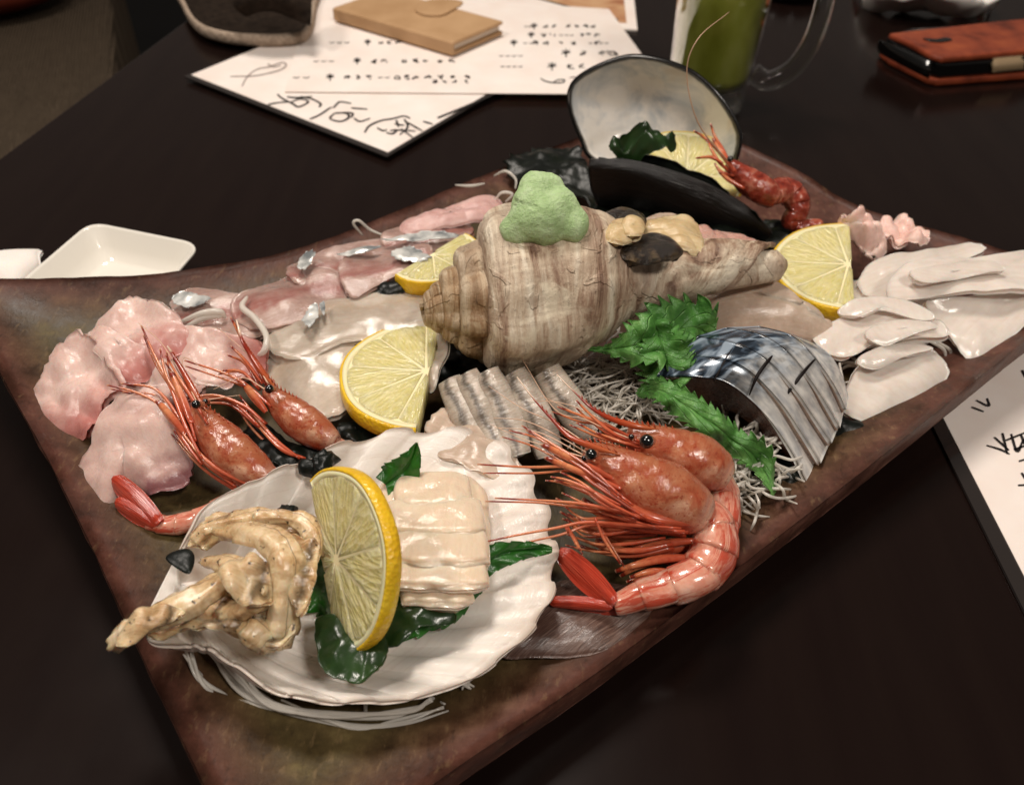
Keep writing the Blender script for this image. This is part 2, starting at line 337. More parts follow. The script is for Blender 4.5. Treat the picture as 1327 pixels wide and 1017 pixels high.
def leaf_mats():
    k = NT('shiso_leaf', rough=.4, sss=.1, sscale=.002, ssr=(.3, 1, .1), coat=.1); o = k.co(); s = k.sep(k.co('UV'))
    a = k.math('ABSOLUTE', k.math('SUBTRACT', s[0], .5)); d = k.math('ADD', s[1], k.math('MULTIPLY', a, -.5))
    v = k.math('PINGPONG', k.math('MULTIPLY', d, 9), .5); vein = k.ramp(v, [(.0, 1.), (.07, 0.)]); mv = k.ramp(a, [(.0, 1.), (.025, 0.)])
    n = k.noise(o, 260, 5, .65); c = k.ramp(k.math('ADD', k.math('MULTIPLY', n, .5), k.math('MULTIPLY', k.noise(o, 70, 4), .5)), [(.3, '356427'), (.5, '50853c'), (.7, '7cab60')])
    c = k.mix(k.math('MULTIPLY', k.math('MAXIMUM', vein, mv), .45), c, '86c466')
    k.col(c).bump(k.math('SUBTRACT', k.math('MULTIPLY', n, 1.2), k.math('MAXIMUM', vein, mv)), .8, .0012); M['shiso'] = k.m
    k = NT('shiso_dark', rough=.35, coat=.2); o = k.co()
    k.col(k.ramp(k.noise(o, 90, 5), [(.3, '143f10'), (.6, '28681a'), (.8, '3c8426')])).bump(k.noise(o, 240, 5), .6, .001); M['shiso2'] = k.m
    k = NT('wakame_green', rough=.28, coat=.15); o = k.co()
    k.col(k.ramp(k.noise(o, 60, 4), [(.3, '14260f'), (.6, '263f1c'), (.8, '3a5628')])).bump(k.noise(o, 110, 4), .4, .0015); M['wakame'] = k.m
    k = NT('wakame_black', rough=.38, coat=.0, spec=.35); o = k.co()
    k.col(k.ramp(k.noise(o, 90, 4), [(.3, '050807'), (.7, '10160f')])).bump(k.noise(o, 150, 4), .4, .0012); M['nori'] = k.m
leaf_mats()
k = NT('daikon', 'f4efe6', .2, sss=.2, sscale=.002, ssr=(1, .9, .8), coat=.3); k.alpha(.82); tl = k.n('ShaderNodeBsdfTranslucent'); tl.inputs[0].default_value = (.9, .87, .82, 1); mx = k.n('ShaderNodeMixShader'); mx.inputs[0].default_value = .4; k.ln(k.b.outputs[0], mx.inputs[1]).ln(tl.outputs[0], mx.inputs[2]).ln(mx.outputs[0], k.t.nodes['Material Output'].inputs[0]); M['daikon'] = k.m
def prawn_mats():
    k = NT('prawn_carapace', rough=.2, sss=.15, sscale=.003, coat=.7); o = k.co(); s = k.sep(k.co('UV'))
    n = k.noise(k.co('UV', (2.2, 1.6, 1)), 2.6, 6, .65, .9); n2 = k.noise(o, 190, 5, .65)
    c = k.ramp(n, [(.30, '86301a'), (.42, 'a8583a'), (.54, 'ba7a58'), (.70, 'd6aa8c')]); c = k.mix(k.ramp(n2, [(.46, 0.), (.64, .45)]), c, '9a3a20')
    c = k.mix(k.ramp(k.noise(k.co('UV', (1, 7, 1), rot=(0, 0, rad(25))), 2.2, 5, .6, .7), [(.48, 0.), (.66, .5)]), c, 'a5442a')
    c = k.mix(k.ramp(s[1], [(.86, 0.), (1., .7)]), c, 'e0bfa6'); c = k.mix(k.ramp(k.noise(o, 620, 2), [(.6, 0.), (.68, .65)]), c, '8a2412')
    c = k.mix(k.ramp(k.math('ABSOLUTE', k.math('SUBTRACT', s[0], .5)), [(.36, 0.), (.5, .55)]), c, '8c4426')
    # belly flanks are redder than the back (u = .5 is the underside)
    c = k.mix(k.ramp(k.math('ABSOLUTE', k.math('SUBTRACT', s[0], .5)), [(.08, .7), (.3, 0.)]), c, 'a8341c')
    k.col(c).bump(k.math('ADD', n2, n), .45, .001); k.rough(k.ramp(n2, [(.3, .12), (.7, .32)])); M['carapace'] = k.m
    k = NT('prawn_abdomen', rough=.22, sss=.45, sscale=.005, coat=.5); o = k.co(); s = k.sep(k.co('UV'))
    st = k.noise(k.co('UV', (5, .8, 1)), 2.2, 4, .6, .5); n2 = k.noise(o, 160, 4)
    c = k.ramp(n2, [(.3, 'c87a62'), (.55, 'dc9f88'), (.75, 'e8c0ac')]); c = k.mix(k.ramp(st, [(.48, 0.), (.58, .85)]), c, 'b8391f')
    k.col(c).bump(n2, .4, .0008); M['abdomen'] = k.m
    k = NT('prawn_tail', rough=.22, sss=.2, coat=.5); o = k.co(); st = k.noise(k.co('UV', (12, 1, 1)), 2, 4)
    k.col(k.ramp(st, [(.3, '8e2415'), (.55, 'b23c26'), (.8, 'c8604a')])).bump(st, .5, .0008); M['tail'] = k.m
    k = NT('prawn_leg', rough=.25, sss=.2, coat=.4); s = k.sep(k.co('UV')); n = k.noise(k.co('UV', (1, 6, 1)), 2, 3)
    c = k.ramp(s[1], [(0, 'b04a30'), (.45, 'c96a48'), (.72, 'dc8f62'), (.86, 'cf7448'), (.90, '6e1d10'), (.97, '7a2414'), (1, 'e2b090')])
    k.col(k.mix(k.ramp(n, [(.45, 0.), (.65, .6)]), c, 'a83a24')); M['leg'] = k.m
    k = NT('prawn_rostrum', rough=.25, coat=.4); s = k.sep(k.co('UV'))
    k.col(k.ramp(s[1], [(0, 'b8653c'), (.35, 'a8401f'), (.6, '8a2415'), (.78, '8f2a1a'), (.86, 'e0c0a8'), (1, 'e8d2be')])); M['rostrum'] = k.m
    k = NT('prawn_antenna', 'd9b194', .35, coat=.2); M['antenna'] = k.m
    k = NT('prawn_eye', '050405', .08, coat=1); M['eye'] = k.m
    k = NT('prawn_red', rough=.24, sss=.3, coat=.5); o = k.co(); n = k.noise(o, 170, 4)
    k.col(k.ramp(n, [(.3, '6a2016'), (.5, '923a29'), (.7, 'bd7a64')])).bump(n, .9, .002); M['redprawn'] = k.m
prawn_mats()
def saba_mat():
    k = NT('mackerel_skin', rough=.24, coat=.4, metal=.12); o = k.co(); u = k.co('UV'); s = k.sep(u)
    w = k.noise(k.co('UV', (9, 3.2, 1), rot=(0, 0, rad(28))), 1.7, 3, .45, .9)
    dark = k.ramp(w, [(.40, '1a222c'), (.5, '475666'), (.62, '94a2b0')]); pale = k.ramp(k.noise(k.co('UV', (3, 5, 1)), 3, 3), [(.3, 'a5a7aa'), (.5, 'cccac6'), (.7, 'e8e4dc')])
    f = k.math('ADD', s[0], k.math('MULTIPLY', k.math('SUBTRACT', k.noise(u, 9, 5, .6), .5), .45)); f = k.math('ADD', f, k.math('MULTIPLY', s[1], .22))
    k.col(k.mix(k.ramp(f, [(.38, 0.), (.66, 1.)]), dark, pale)).bump(k.noise(o, 200, 4), .12, .0006); M['saba'] = k.m
    M['cut_dark'] = NT('cut_dark', '120a08', .5, spec=.2).m
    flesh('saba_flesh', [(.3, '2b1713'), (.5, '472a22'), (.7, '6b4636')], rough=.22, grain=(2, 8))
    flesh('saba_pale', [(.3, 'a88c7e'), (.5, 'c4a796'), (.7, 'd6beac')], rough=.22)
saba_mat()
def mussel_mats():
    k = NT('mussel_nacre', rough=.28, coat=.35); o = k.co(); s = k.sep(k.co('UV'))
    n = k.noise(o, 42, 4); b = k.noise(o, 30, 3, .5)
    c = k.ramp(n, [(.3, 'e4dfd8'), (.5, 'efebe4'), (.7, 'f6f3ee')]); c = k.mix(k.ramp(k.noise(o, 34, 4, .6, .5), [(.44, 0.), (.62, .7)]), c, '93a3b0')
    c = k.mix(k.ramp(k.noise(k.co('Object', loc=(3, 1, 2)), 32, 3), [(.6, 0.), (.7, .4)]), c, 'c8ad88')
    rim = k.ramp(k.math('ADD', s[1], k.math('MULTIPLY', k.math('SUBTRACT', k.noise(o, 130, 3), .5), .03)), [(.962, 0.), (.98, 1.)])
    k.col(k.mix(rim, c, '0e0c0b')).bump(n, .3, .001); M['nacre'] = k.m
    k = NT('mussel_black', rough=.3, coat=.3); o = k.co(); st = k.noise(k.co('UV', (2, 16, 1)), 3, 5)
    k.col(k.ramp(st, [(.3, '070606'), (.6, '141110'), (.85, '2e2824')])).bump(st, .6, .0012); M['mussel'] = k.m
mussel_mats()
k = NT('silver_skin', 'c9c9c6', .25, metal=.3, coat=.4); o = k.co(); n = k.noise(o, 120, 4); k.col(k.ramp(n, [(.35, '7d8284'), (.5, 'c4c5c2'), (.65, 'f0efea')])).bump(n, .25, .0008); M['silver'] = k.m
k = NT('white_porcelain', 'e3ded4', .12, coat=.5); M['porcelain'] = k.m
k = NT('paper', 'efe2d8', .55, sss=.05); k.col(k.ramp(k.noise(k.co(), 30, 4), [(.3, 'ecdcd2'), (.7, 'f3e8e0')])); M['paper'] = k.m
k = NT('laminate_edge', '2a2523', .12, coat=.6); M['laminate'] = k.m
k = NT('brush_ink', '1a1413', .6); M['ink'] = k.m
k = NT('faded_ink', '7d6d67', .6); M['ink2'] = k.m
k = NT('tan_leather', rough=.5); o = k.co(); n = k.noise(o, 260, 5); k.col(k.ramp(k.noise(o, 30, 3), [(.3, 'a8835c'), (.7, 'bb9770')])).bump(n, .3, .0008); M['tan'] = k.m
k = NT('red_leather', rough=.4, coat=.2); o = k.co(); n = k.noise(o, 260, 5); k.col(k.ramp(k.noise(o, 40, 5), [(.3, '5e2616'), (.5, '8c3f26'), (.75, 'a5522f')])).bump(n, .35, .0008); M['redleather'] = k.m
k = NT('black_plastic', '070707', .2, coat=.4); M['blackplastic'] = k.m
k = NT('cream_strap', '8f7a5e', .5); M['strap'] = k.m
k = NT('page_block', 'cdbfae', .6); M['pages'] = k.m
k = NT('clear_glass'); tr = k.n('ShaderNodeBsdfTransparent'); tr.inputs[0].default_value = (.96, .97, .95, 1); gl = k.n('ShaderNodeBsdfGlossy'); gl.inputs['Roughness'].default_value = .03; gl.inputs[0].default_value = (1, 1, 1, 1)
fw = k.n('ShaderNodeLayerWeight'); fw.inputs[0].default_value = .5; fr = k.n('ShaderNodeMath', operation='POWER'); fr.inputs[1].default_value = 1.7; k.ln(fw.outputs['Facing'], fr.inputs[0]);  mx = k.n('ShaderNodeMixShader'); k.ln(fr.outputs[0], mx.inputs[0]).ln(tr.outputs[0], mx.inputs[1]).ln(gl.outputs[0], mx.inputs[2]); k.ln(mx.outputs[0], k.t.nodes['Material Output'].inputs[0]); M['glass'] = k.m
k = NT('green_tea', rough=.08, sss=.4, sscale=.02, ssr=(.8, 1, .2), trans=0); o = k.co(); k.col(k.ramp(k.noise(k.co('Object', (1, 1, .5)), 38, 3), [(.3, '8a8f2c'), (.55, 'b2b650'), (.8, 'cfd078')])); M['tea'] = k.m
k = NT('tissue_paper', 'ebe4dd', .8, sss=.2); M['tissue'] = k.m
k = NT('felt', rough=.95, spec=.1); o = k.co(); n = k.noise(o, 300, 4); k.col(k.ramp(n, [(.3, '8d7c6c'), (.7, 'b5a290')])).bump(n, .8, .002); M['felt'] = k.m
k = NT('felt_dark', rough=.95, spec=.1); o = k.co(); n = k.noise(o, 200, 4); k.col(k.ramp(n, [(.3, '1a1410'), (.7, '2e251e')])).bump(n, .8, .002); M['felt2'] = k.m
k = NT('woven_seat', rough=.9, spec=.15); o = k.co('Object', (1, 1, 1), rot=(0, 0, rad(-20))); w = k.wave(o, 60, 3, 3, 3); k.col(k.mix(w, k.ramp(k.noise(o, 40, 4), [(.3, '4f4338'), (.7, '695a4b')]), '84735f')).bump(w, 1, .006); M['seat'] = k.m
k = NT('red_cushion', '5a2418', .9, spec=.1); M['redcushion'] = k.m
k = NT('dark_floor', '0a0706', .8); M['floor'] = k.m
def photo_menu():
    k = NT('photo_print', rough=.3); o = k.co(); k.col(k.ramp(k.noise(o, 26, 3, .5, .5), [(.3, '8a4a30'), (.45, 'b98560'), (.6, 'cfa67e'), (.75, 'b06a48')])); M['photoprint'] = k.m
photo_menu()
# ------------------------------------------------------------------ setting
def ext(a, b, t): return a + (b - a) * t
e0, e1 = W(0, 203, 0), W(147, 95, 0); ed = (e1 - e0).normalized(); far = e0 + ed * 1.15; near = e0 - ed * .9
def table():
    c = [near, far, far + Vector((.25, .12, 0)), Vector((1.02, 1.17, 0)), Vector((1.10, 1.13, 0)), Vector((1.14, 1.05, 0)), Vector((1.14, -.5, 0)), Vector((near.x, -.5, 0))]
    o = prism('table', [Vector((p.x, p.y, 0)) for p in c][::-1], [Vector((p.x, p.y, -.035)) for p in c][::-1], M['table'])
    bevel(o, .003); tag(o, 'dark brown polished wooden table under the platter', 'table')
table()
fl = prism('floor', [Vector(p) for p in ((-3, -2, -.72), (4, -2, -.72), (4, 5, -.72), (-3, 5, -.72))], [Vector(p) for p in ((-3, -2, -.75), (4, -2, -.75), (4, 5, -.75), (-3, 5, -.75))], M['floor']); tag(fl, kind='structure')
def bench():
    z = -.28; a, b = W(149, 97, z), W(140, -40, z); d = (a - b); c1 = a + d * .5; c2 = b - d * .6; lft = Vector((-1.2, -.25, 0))
    top = [c1, c2, c2 + lft, c1 + lft]
    o = prism('bench_seat', top, [Vector((p.x, p.y, -.70)) for p in top], M['seat']); bevel(o, .02, 3)
    tag(o, 'tan woven bench seat below the table edge', 'bench')
    V, Fc, U = ball(W(-60, -28, z + .05), .16, (1.3, 1, .32), 20, 12)
    mesh('cushion', V, Fc, M['redcushion'], uv=U, label='dark red cushion lying on the woven bench seat', cat='cushion')
    top = [W(x, y, z) for x, y in ((1225, -60), (1290, -2), (1345, 60), (1480, 60), (1480, -120))]
    o = prism('stool_seat', top, [Vector((p.x, p.y, -.70)) for p in top], M['seat']); bevel(o, .02, 3); tag(o, 'beige seat beyond the rounded table corner behind the red wallet case', 'stool')
bench()
def felt_pouch():
    t = thing('felt_pouch', W(320, 5, 0), 'grey brown felt pouch lying open beside the menus', 'pouch')
    out = [(222, -30), (236, 14), (256, 46), (292, 60), (340, 64), (385, 62), (404, 52), (411, 20), (414, -30), (320, -60)]
    B = crom([W(x, y, .004) for x, y in out], 48, True); c = sum(B, Vector()) / 48
    def rings(spec):
        return [[c + (p - c) * s + Vector((0, 0, z)) for p in B] for s, z in spec]
    def loft(R):
        V = [p for r in R for p in r]; n = 48
        return V, [(i * n + k, i * n + (k + 1) % n, (i + 1) * n + (k + 1) % n, (i + 1) * n + k) for i in range(len(R) - 1) for k in range(n)]
    V, Fc = loft(rings([(.90, 0), (.97, .001), (1.0, .004), (1.0, .008), (.98, .011), (.95, .011), (.93, .009)])); mesh('rim', V, Fc, M['felt'], t)
    V, Fc = loft(rings([(.93, .009), (.88, .005), (.6, .003), (.02, .002)])); mesh('lining', V, Fc, M['felt2'], t)
    sheet('flap', [[(290, -30, .05), (330, -26, .055), (400, -30, .05)], [(300, 5, .042), (350, 0, .048), (404, 6, .042)], [(318, 22, .03), (350, 14, .03), (402, 34, .03)]], .004, M['felt2'], t)
felt_pouch()
# --- menus
def quad_sheet(name, pts, z, th, mat, parent=None, **k):
    p = [W(x, y, z) for x, y in pts]; return prism(name, [Vector((q.x, q.y, z)) for q in p], [Vector((q.x, q.y, z - th)) for q in p], mat, parent, **k)
def strokes(name, lst, z, mat, parent, wpx=3.0):
    mb = MB()
    for s in lst:
        w = wpx
        if isinstance(s[0], (int, float)): w = s[0]; s = s[1]
        n = max(6, 4 * len(s)); P = crom([(x, y, 0) for x, y in s], n)
        L, R = [], []
        for i, p in enumerate(P):
            t = P[min(i + 1, n - 1)] - P[max(i - 1, 0)]; t.normalize() if t.length else None
            ww = w * .5 * (.55 + .45 * math.sin(math.pi * (.15 + .8 * i / (n - 1)))) * (1 + .25 * nz((p.x, p.y, 0), .09))
            q = Vector((-t.y, t.x, 0)) * ww
            L.append(W(p.x + q.x, p.y + q.y * .6, z)); R.append(W(p.x - q.x, p.y - q.y * .6, z))
        mb.add(L + R, [(i, i + 1, n + i + 1, n + i) for i in range(n - 1)])
    return mb.build(name, mat, parent, smooth=False)
def menus():
    # photo menu at the back
    pts = [(424, 15), (826, 39), (812, -90), (440, -90)]
    t = thing('photo_menu', W(640, -20, 0), 'brown printed picture menu with white border under the price sheet', 'menu')
    quad_sheet('border', pts, .0022, .0016, M['paper'], t); quad_sheet('picture', [(434, 9), (812, 30), (800, -80), (446, -80)], .0026, .0002, M['photoprint'], t)
    # laminated brush-lettered menu
    A, B, C0 = W(247, 105, 0), W(503, 207, 0), W(645, 122, 0); dirc = (C0 - B).normalized() * .33
    t = thing('laminated_menu', (A + B + dirc) / 2, 'laminated white menu with brush lettering and a fish drawing', 'menu')
    q = [A, B, B + dirc, A + dirc]; cc = sum(q, Vector()) / 4
    up = lambda s, z: [Vector((cc.x, cc.y, z)) + Vector(((p - cc).x * s, (p - cc).y * s, 0)) for p in q]
    prism('laminate_sleeve', up(1.02, .0042), up(1.02, .0030), M['laminate'], t); prism('page', up(.992, .0046), up(.992, .0043), M['paper'], t)
    c1 = lambda l: [(230 + x * .2487, 60 + y * .2487) for x, y in l]
    z = .0049
    strokes('fish_drawing', [c1([(275, 158), (330, 157), (400, 155), (480, 140), (540, 122), (566, 100), (552, 86), (515, 94), (480, 108), (430, 116), (390, 135), (358, 168), (335, 210)]), c1([(470, 92), (500, 108), (540, 100)])], z, M['ink2'], t, 2.2)
    for g in ([[(470, 305), (520, 295), (582, 290)], [(520, 250), (545, 272), (600, 300), (632, 316), (682, 290), (640, 275), (590, 292)], [(570, 264), (620, 268), (702, 262)], [(640, 262), (700, 275), (745, 300), (738, 318)]],
              [[(690, 380), (740, 358), (790, 325), (806, 318)], [(812, 322), (832, 300), (850, 290), (906, 298)], [(800, 362), (798, 380), (850, 392), (892, 372), (880, 350), (820, 350), (800, 370)], [(862, 345), (912, 350), (905, 372)], [(905, 322), (990, 328)], [(920, 375), (950, 392), (1005, 376)]],
              [[(975, 450), (1000, 415), (1060, 388), (1120, 378), (1180, 364), (1212, 376)], [(1040, 425), (1070, 440), (1092, 434)], [(1088, 450), (1120, 456), (1142, 436), (1108, 440)], [(1130, 405), (1182, 413)], [(1140, 385), (1152, 422)], [(1182, 380), (1200, 420), (1158, 462)], [(1128, 436), (1240, 442)], [(1165, 430), (1226, 476)], [(1200, 398), (1276, 442)]],
              [[(1280, 392), (1330, 406)]]):
        strokes('lettering', [c1(s) for s in g], z, M['ink'], t, 3.3)
    strokes('bar', [(4.5, [(567, 153), (604, 138), (640, 122)])], z, M['ink'], t)
    # price sheet
    pts = [(369, 119), (870, 123), (789, 12), (402, -12)]
    t = thing('price_sheet', W(600, 60, 0), 'white handwritten price sheet lying over the laminated menu', 'menu')
    quad_sheet('page', pts, .0058, .0004, M['paper'], t)
    z = .0061; c2 = lambda x, y: (360 + x * .2261, 20 + y * .2261); c3 = lambda x, y: (620 + x * .1733, 10 + y * .1733)
    def hon(x, y, s): return [[(x - 1.1 * s, y + .1 * s), (x + 1.1 * s, y - .1 * s)], [(x, y - s), (x, y + s)], [(x, y), (x - .9 * s, y - .7 * s)], [(x, y), (x + .9 * s, y - .7 * s)]]
    rng = random.Random(3)
    def scrib(x, y, s):
        return [[(x + rng.uniform(-1, 1) * s, y + rng.uniform(-.6, .6) * s) for _ in range(3)] for _ in range(3)]
    def line(conv, y, dashes, hons, glyphs, sc):
        L = []
        for a, b in dashes: 
            n = max(2, int((b - a) / 40))
            for i in range(n):
                x0, x1 = lerp(a, b, (i + .1) / n), lerp(a, b, (i + .8) / n); L.append((1.6, [conv(x0, y), conv((x0 + x1) / 2, y + 4), conv(x1, y - 2)]))
        for x in hons: L += [(2.2, s) for s in hon(*conv(x, y), 5 * sc)]
        for x in glyphs: L += [(1.8, s) for s in scrib(*conv(x, y), 4.6 * sc)]
        strokes('lettering', L, z, M['ink'], t)
    line(c2, 355, [(80, 195), (570, 650)], [300], [400, 455, 520, 685, 735, 790, 860, 935, 1000, 1085], 1)
    line(c2, 262, [(200, 330)], [455], [550, 610, 720, 790, 850, 930, 1000], .9)
    line(c2, 380, [], [], [900, 960, 1010, 1085], .8)
    line(c2, 155, [(290, 420)], [515], [590, 640, 690], .8)
    line(c3, 140, [(340, 400)], [415], [500, 560, 670, 740, 800, 860], .8)
    line(c3, 205, [(600, 720)], [395], [490, 555, 780, 830, 890], .8)
    line(c3, 265, [(330, 420), (820, 980)], [265], [430, 500, 610, 710, 890], .9)
    line(c3, 340, [], [655], [790, 920, 970, 1010], 1.1)
    line(c3, 440, [(160, 340)], [550], [690, 770], 1.1)
    line(c3, 360, [(150, 340)], [], [], 1)
    strokes('lettering', [(2.6, [c3(465, 530), c3(500, 550), c3(560, 562), c3(630, 560), c3(640, 540), c3(590, 542), c3(560, 560)]), (1.8, [c3(680, 525), c3(720, 520), c3(750, 535)])], z, M['ink'], t)
    # menu under the right rim
    t = thing('laminated_menu', W(1330, 620, 0), 'laminated white menu with brush lettering tucked under the platter rim', 'menu')
    a, b = W(1213, 566, 0), W(1327, 798, 0); d = (b - a).normalized(); pr = Vector((-d.y, d.x, 0)); 
    if pr.x < 0: pr = -pr
    def rect(i, z): return [Vector((p.x, p.y, z)) for p in (a - d * (.10 - i) + pr * i, b + d * (.12 - i) + pr * i, b + d * (.12 - i) + pr * .22, a - d * (.10 - i) + pr * .22)]
    prism('laminate_sleeve', rect(0, .0016), rect(0, .0004), M['laminate'], t); prism('page', rect(.0065, .0020), rect(.0065, .0017), M['paper'], t)
    c4 = lambda l: [(1190 + x * .354, 460 + y * .354) for x, y in l]
    for g in ([[(195, 190), (240, 207)], [(212, 165), (258, 186), (252, 158)]],
              [[(250, 330), (300, 345), (335, 362)], [(278, 300), (332, 348)], [(308, 285), (326, 362)], [(320, 312), (395, 282)], [(340, 288), (362, 352), (385, 308)], [(350, 346), (400, 328)], [(375, 290), (400, 345)]],
              [[(368, 388), (410, 376)], [(365, 476), (410, 474)], [(378, 430), (400, 462)]], [[(380, 55), (400, 90)], [(385, 75), (420, 60)]]):
        strokes('lettering', [c4(s) for s in g], .0023, M['ink'], t, 4)
menus()
# --- phone in tan case
def tan_case():
    t = thing('phone_case', W(540, 30, .006), 'tan leather flip phone case lying on the price sheet', 'phone case')
    A, B, D = W(434, 27, .007), W(588, 73, .007), W(500, -12, .007); C = W(652, 45, .007)
    q = [A, B, C, A + (C - B)]; c = sum(q, Vector()) / 4
    def lay(s, z): return [Vector((c.x + (p.x - c.x) * s, c.y + (p.y - c.y) * s, z)) for p in q]
    bevel(prism('back_cover', lay(1, .0100), lay(1, .0068), M['tan'], t), .0012)
    bevel(prism('page_block', lay(.955, .0150), lay(.955, .0101), M['pages'], t), .0008)
    bevel(prism('front_cover', lay(1, .0185), lay(1, .0151), M['tan'], t), .0014)
    sp = [A, B, B + (C - B) * .05, A + (C - B) * .05]; o = (A - D).normalized() * 0
    bevel(prism('spine', [Vector((p.x, p.y, .0180)) - (C - B).normalized() * .0016 for p in sp], [Vector((p.x, p.y, .0072)) - (C - B).normalized() * .0016 for p in sp], M['tan'], t), .001)
    pslab('clasp', [(538, 12), (548, 20), (570, 21), (586, 14), (600, 4), (580, 0), (552, 2)], .0195, M['tan'], t, thick=.0022, dome=.0004, ripple=0)
tan_case()
def red_case():
    t = thing('phone_wallet', W(1250, 75, 0), 'red brown leather phone wallet with black edges on the table', 'phone wallet')
    q0 = [(1139, 71), (1148, 66), (1200, 104), (1212, 108), (1340, 100), (1400, 70), (1345, 44), (1290, 50)]
    q = [W(x, y, .003) for x, y in ((1139, 70), (1152, 82), (1200, 106), (1214, 109), (1345, 99), (1400, 72), (1330, 50), (1170, 60))]
    c = sum(q, Vector()) / len(q)
    def lay(s, z): return [Vector((c.x + (p.x - c.x) * s, c.y + (p.y - c.y) * s, z)) for p in q]
    bevel(prism('back_cover', lay(1, .0065), lay(1, .0006), M['redleather'], t), .0018)
    bevel(prism('phone', lay(.97, .0190), lay(.97, .0066), M['blackplastic'], t), .002)
    top = [W(x, y, .024) for x, y in ((1152, 43), (1178, 54), (1206, 70), (1222, 75), (1345, 64), (1396, 44), (1330, 24), (1296, 27))]
    bevel(prism('front_cover', top, [Vector((p.x, p.y, .0191)) for p in top], M['redleather'], t), .0016)
    pslab('camera_hole', [(1196, 50), (1206, 54), (1220, 55), (1234, 52), (1226, 49), (1212, 51)], .0246, M['blackplastic'], t, thick=.0006, dome=0, ripple=0)
    st = [W(1285, 80, .013), W(1322, 75, .013), W(1322, 91, .008), W(1286, 93, .008)]; n = Vector((0, -.003, 0))
    sheet('strap', [[(1284, 70, .021), (1326, 66, .021)], [(1286, 84, .016), (1327, 80, .016)], [(1286, 94, .010), (1326, 90, .010)]], .003, M['strap'], t)
    sheet('edge_binding', [[(1140, 52, .023), (1176, 66, .023), (1208, 80, .023)], [(1137, 60, .017), (1172, 77, .017), (1204, 93, .017)], [(1139, 68, .010), (1172, 86, .010), (1204, 102, .010)]], .003, M['blackplastic'], t)
red_case()
# --- mug of green tea
def lathe(prof, n=48):
    V = [(r * math.cos(2 * math.pi * k / n), r * math.sin(2 * math.pi * k / n), z) for r, z in prof for k in range(n)]
    Fc = [(i * n + k, i * n + (k + 1) % n, (i + 1) * n + (k + 1) % n, (i + 1) * n + k) for i in range(len(prof) - 1) for k in range(n)]
    return [Vector(v) for v in V], Fc
def mug():
    c = W(912, 138, 0); t = thing('glass_mug', c, 'clear glass mug of green tea behind the mussel shells', 'mug')
    r0 = 57 * MP(912, 130, .02); s = r0 / .04
    pr = [(.0005, .001), (.034 * s, .001), (.0365 * s, .004), (.037 * s, .012), (.0385 * s, .03), (.041 * s, .08), (.0445 * s, .15), (.0440 * s, .152), (.0434 * s, .15), (.0398 * s, .08), (.0373 * s, .03), (.0350 * s, .0205), (.0005, .019)]
    V, Fc = lathe(pr); mesh('glass_body', [v + c for v in V], Fc, M['glass'], t)
    pr = [(.0005, .0196), (.0348 * s, .0212), (.0370 * s, .0305), (.0395 * s, .08), (.0420 * s, .128), (.0005, .128)]
    V, Fc = lathe(pr); mesh('green_tea', [v + c for v in V], Fc, M['tea'], t)
    d = Vector((1, -.12, 0)).normalized(); a = c + d * .039 * s
    P = [c + d * (.0395 * s) + Vector((0, 0, .028)), c + d * .056 * s + Vector((0, 0, .0235)), c + d * .076 * s + Vector((0, 0, .036)), c + d * .086 * s + Vector((0, 0, .062)), c + d * .084 * s + Vector((0, 0, .098)), c + d * .068 * s + Vector((0, 0, .122)), c + d * .043 * s + Vector((0, 0, .13))]
    V, Fc, U = ftube(P, [.0075, .0075, .0072, .007, .007, .0072, .0075], 12, n=40); mesh('handle', V, Fc, M['glass'], t, uv=U)
mug()
# --- white dishes
def dish(name, cs, zr, zf, label, n=64):
    C = [W(x, y, zr) for x, y in cs]; c = sum(C, Vector()) / 4
    def ring(s, z, k=.16):
        out = []
        for i in range(4):
            p, a, b = C[i], C[i - 1], C[(i + 1) % 4]
            p0, p1 = p + (a - p) * k, p + (b - p) * k
            for j in range(8):
                f = j / 7; q = p0 * (1 - f) ** 2 + p * 2 * f * (1 - f) + p1 * f * f; q = c + (q - c) * s; out.append(Vector((q.x, q.y, z)))
        return out
    R = [ring(.05, .003), ring(.62, .0), ring(.66, .002), ring(.80, .010), ring(.97, zr - .001), ring(1, zr), ring(.985, zr + .0012), ring(.955, zr), ring(.80, .013), ring(.68, zf + .001), ring(.60, zf), ring(.05, zf)]
    m = 32; V = [p for r in R for p in r]; Fc = [(i * m + k, i * m + (k + 1) % m, (i + 1) * m + (k + 1) % m, (i + 1) * m + k) for i in range(len(R) - 1) for k in range(m)]
    Fc.append(tuple((len(R) - 1) * m + k for k in range(m))); Fc.append(tuple(range(m - 1, -1, -1)))
    return mesh(name, V, Fc, M['porcelain'], label=label, cat='dish')
dish('soy_dish', [(118, 289), (262, 318), (182, 412), (18, 374)], .021, .006, 'square white porcelain soy dish touching the folded napkin')
def napkin():
    sheet('napkin', [[(-80, 338, .004), (-20, 331, .008), (30, 327, .012), (56, 327, .012)], [(-80, 352, .01), (-20, 346, .02), (20, 343, .022), (50, 344, .018)], [(-80, 378, .006), (-20, 378, .014), (20, 376, .016), (44, 372, .010)]], .006, M['tissue'], ripple=.003, rs=60, label='white folded napkin beside the square soy dish', cat='napkin')
napkin()
def tissue():
    sheet('tissue', [[(1110, -26, .01), (1150, -32, .02), (1200, -34, .03), (1250, -26, .02), (1290, -16, .01)], [(1118, -6, .012), (1150, -8, .026), (1200, -6, .03), (1245, -2, .028), (1288, 2, .014)], [(1122, 10, .001), (1150, 14, .004), (1185, 12, .003), (1240, 24, .001), (1285, 14, .001)]], .003, M['tissue'], nu=40, nv=50, ripple=.018, rs=42, label='crumpled white paper tissue near the red phone wallet', cat='tissue')
tissue()
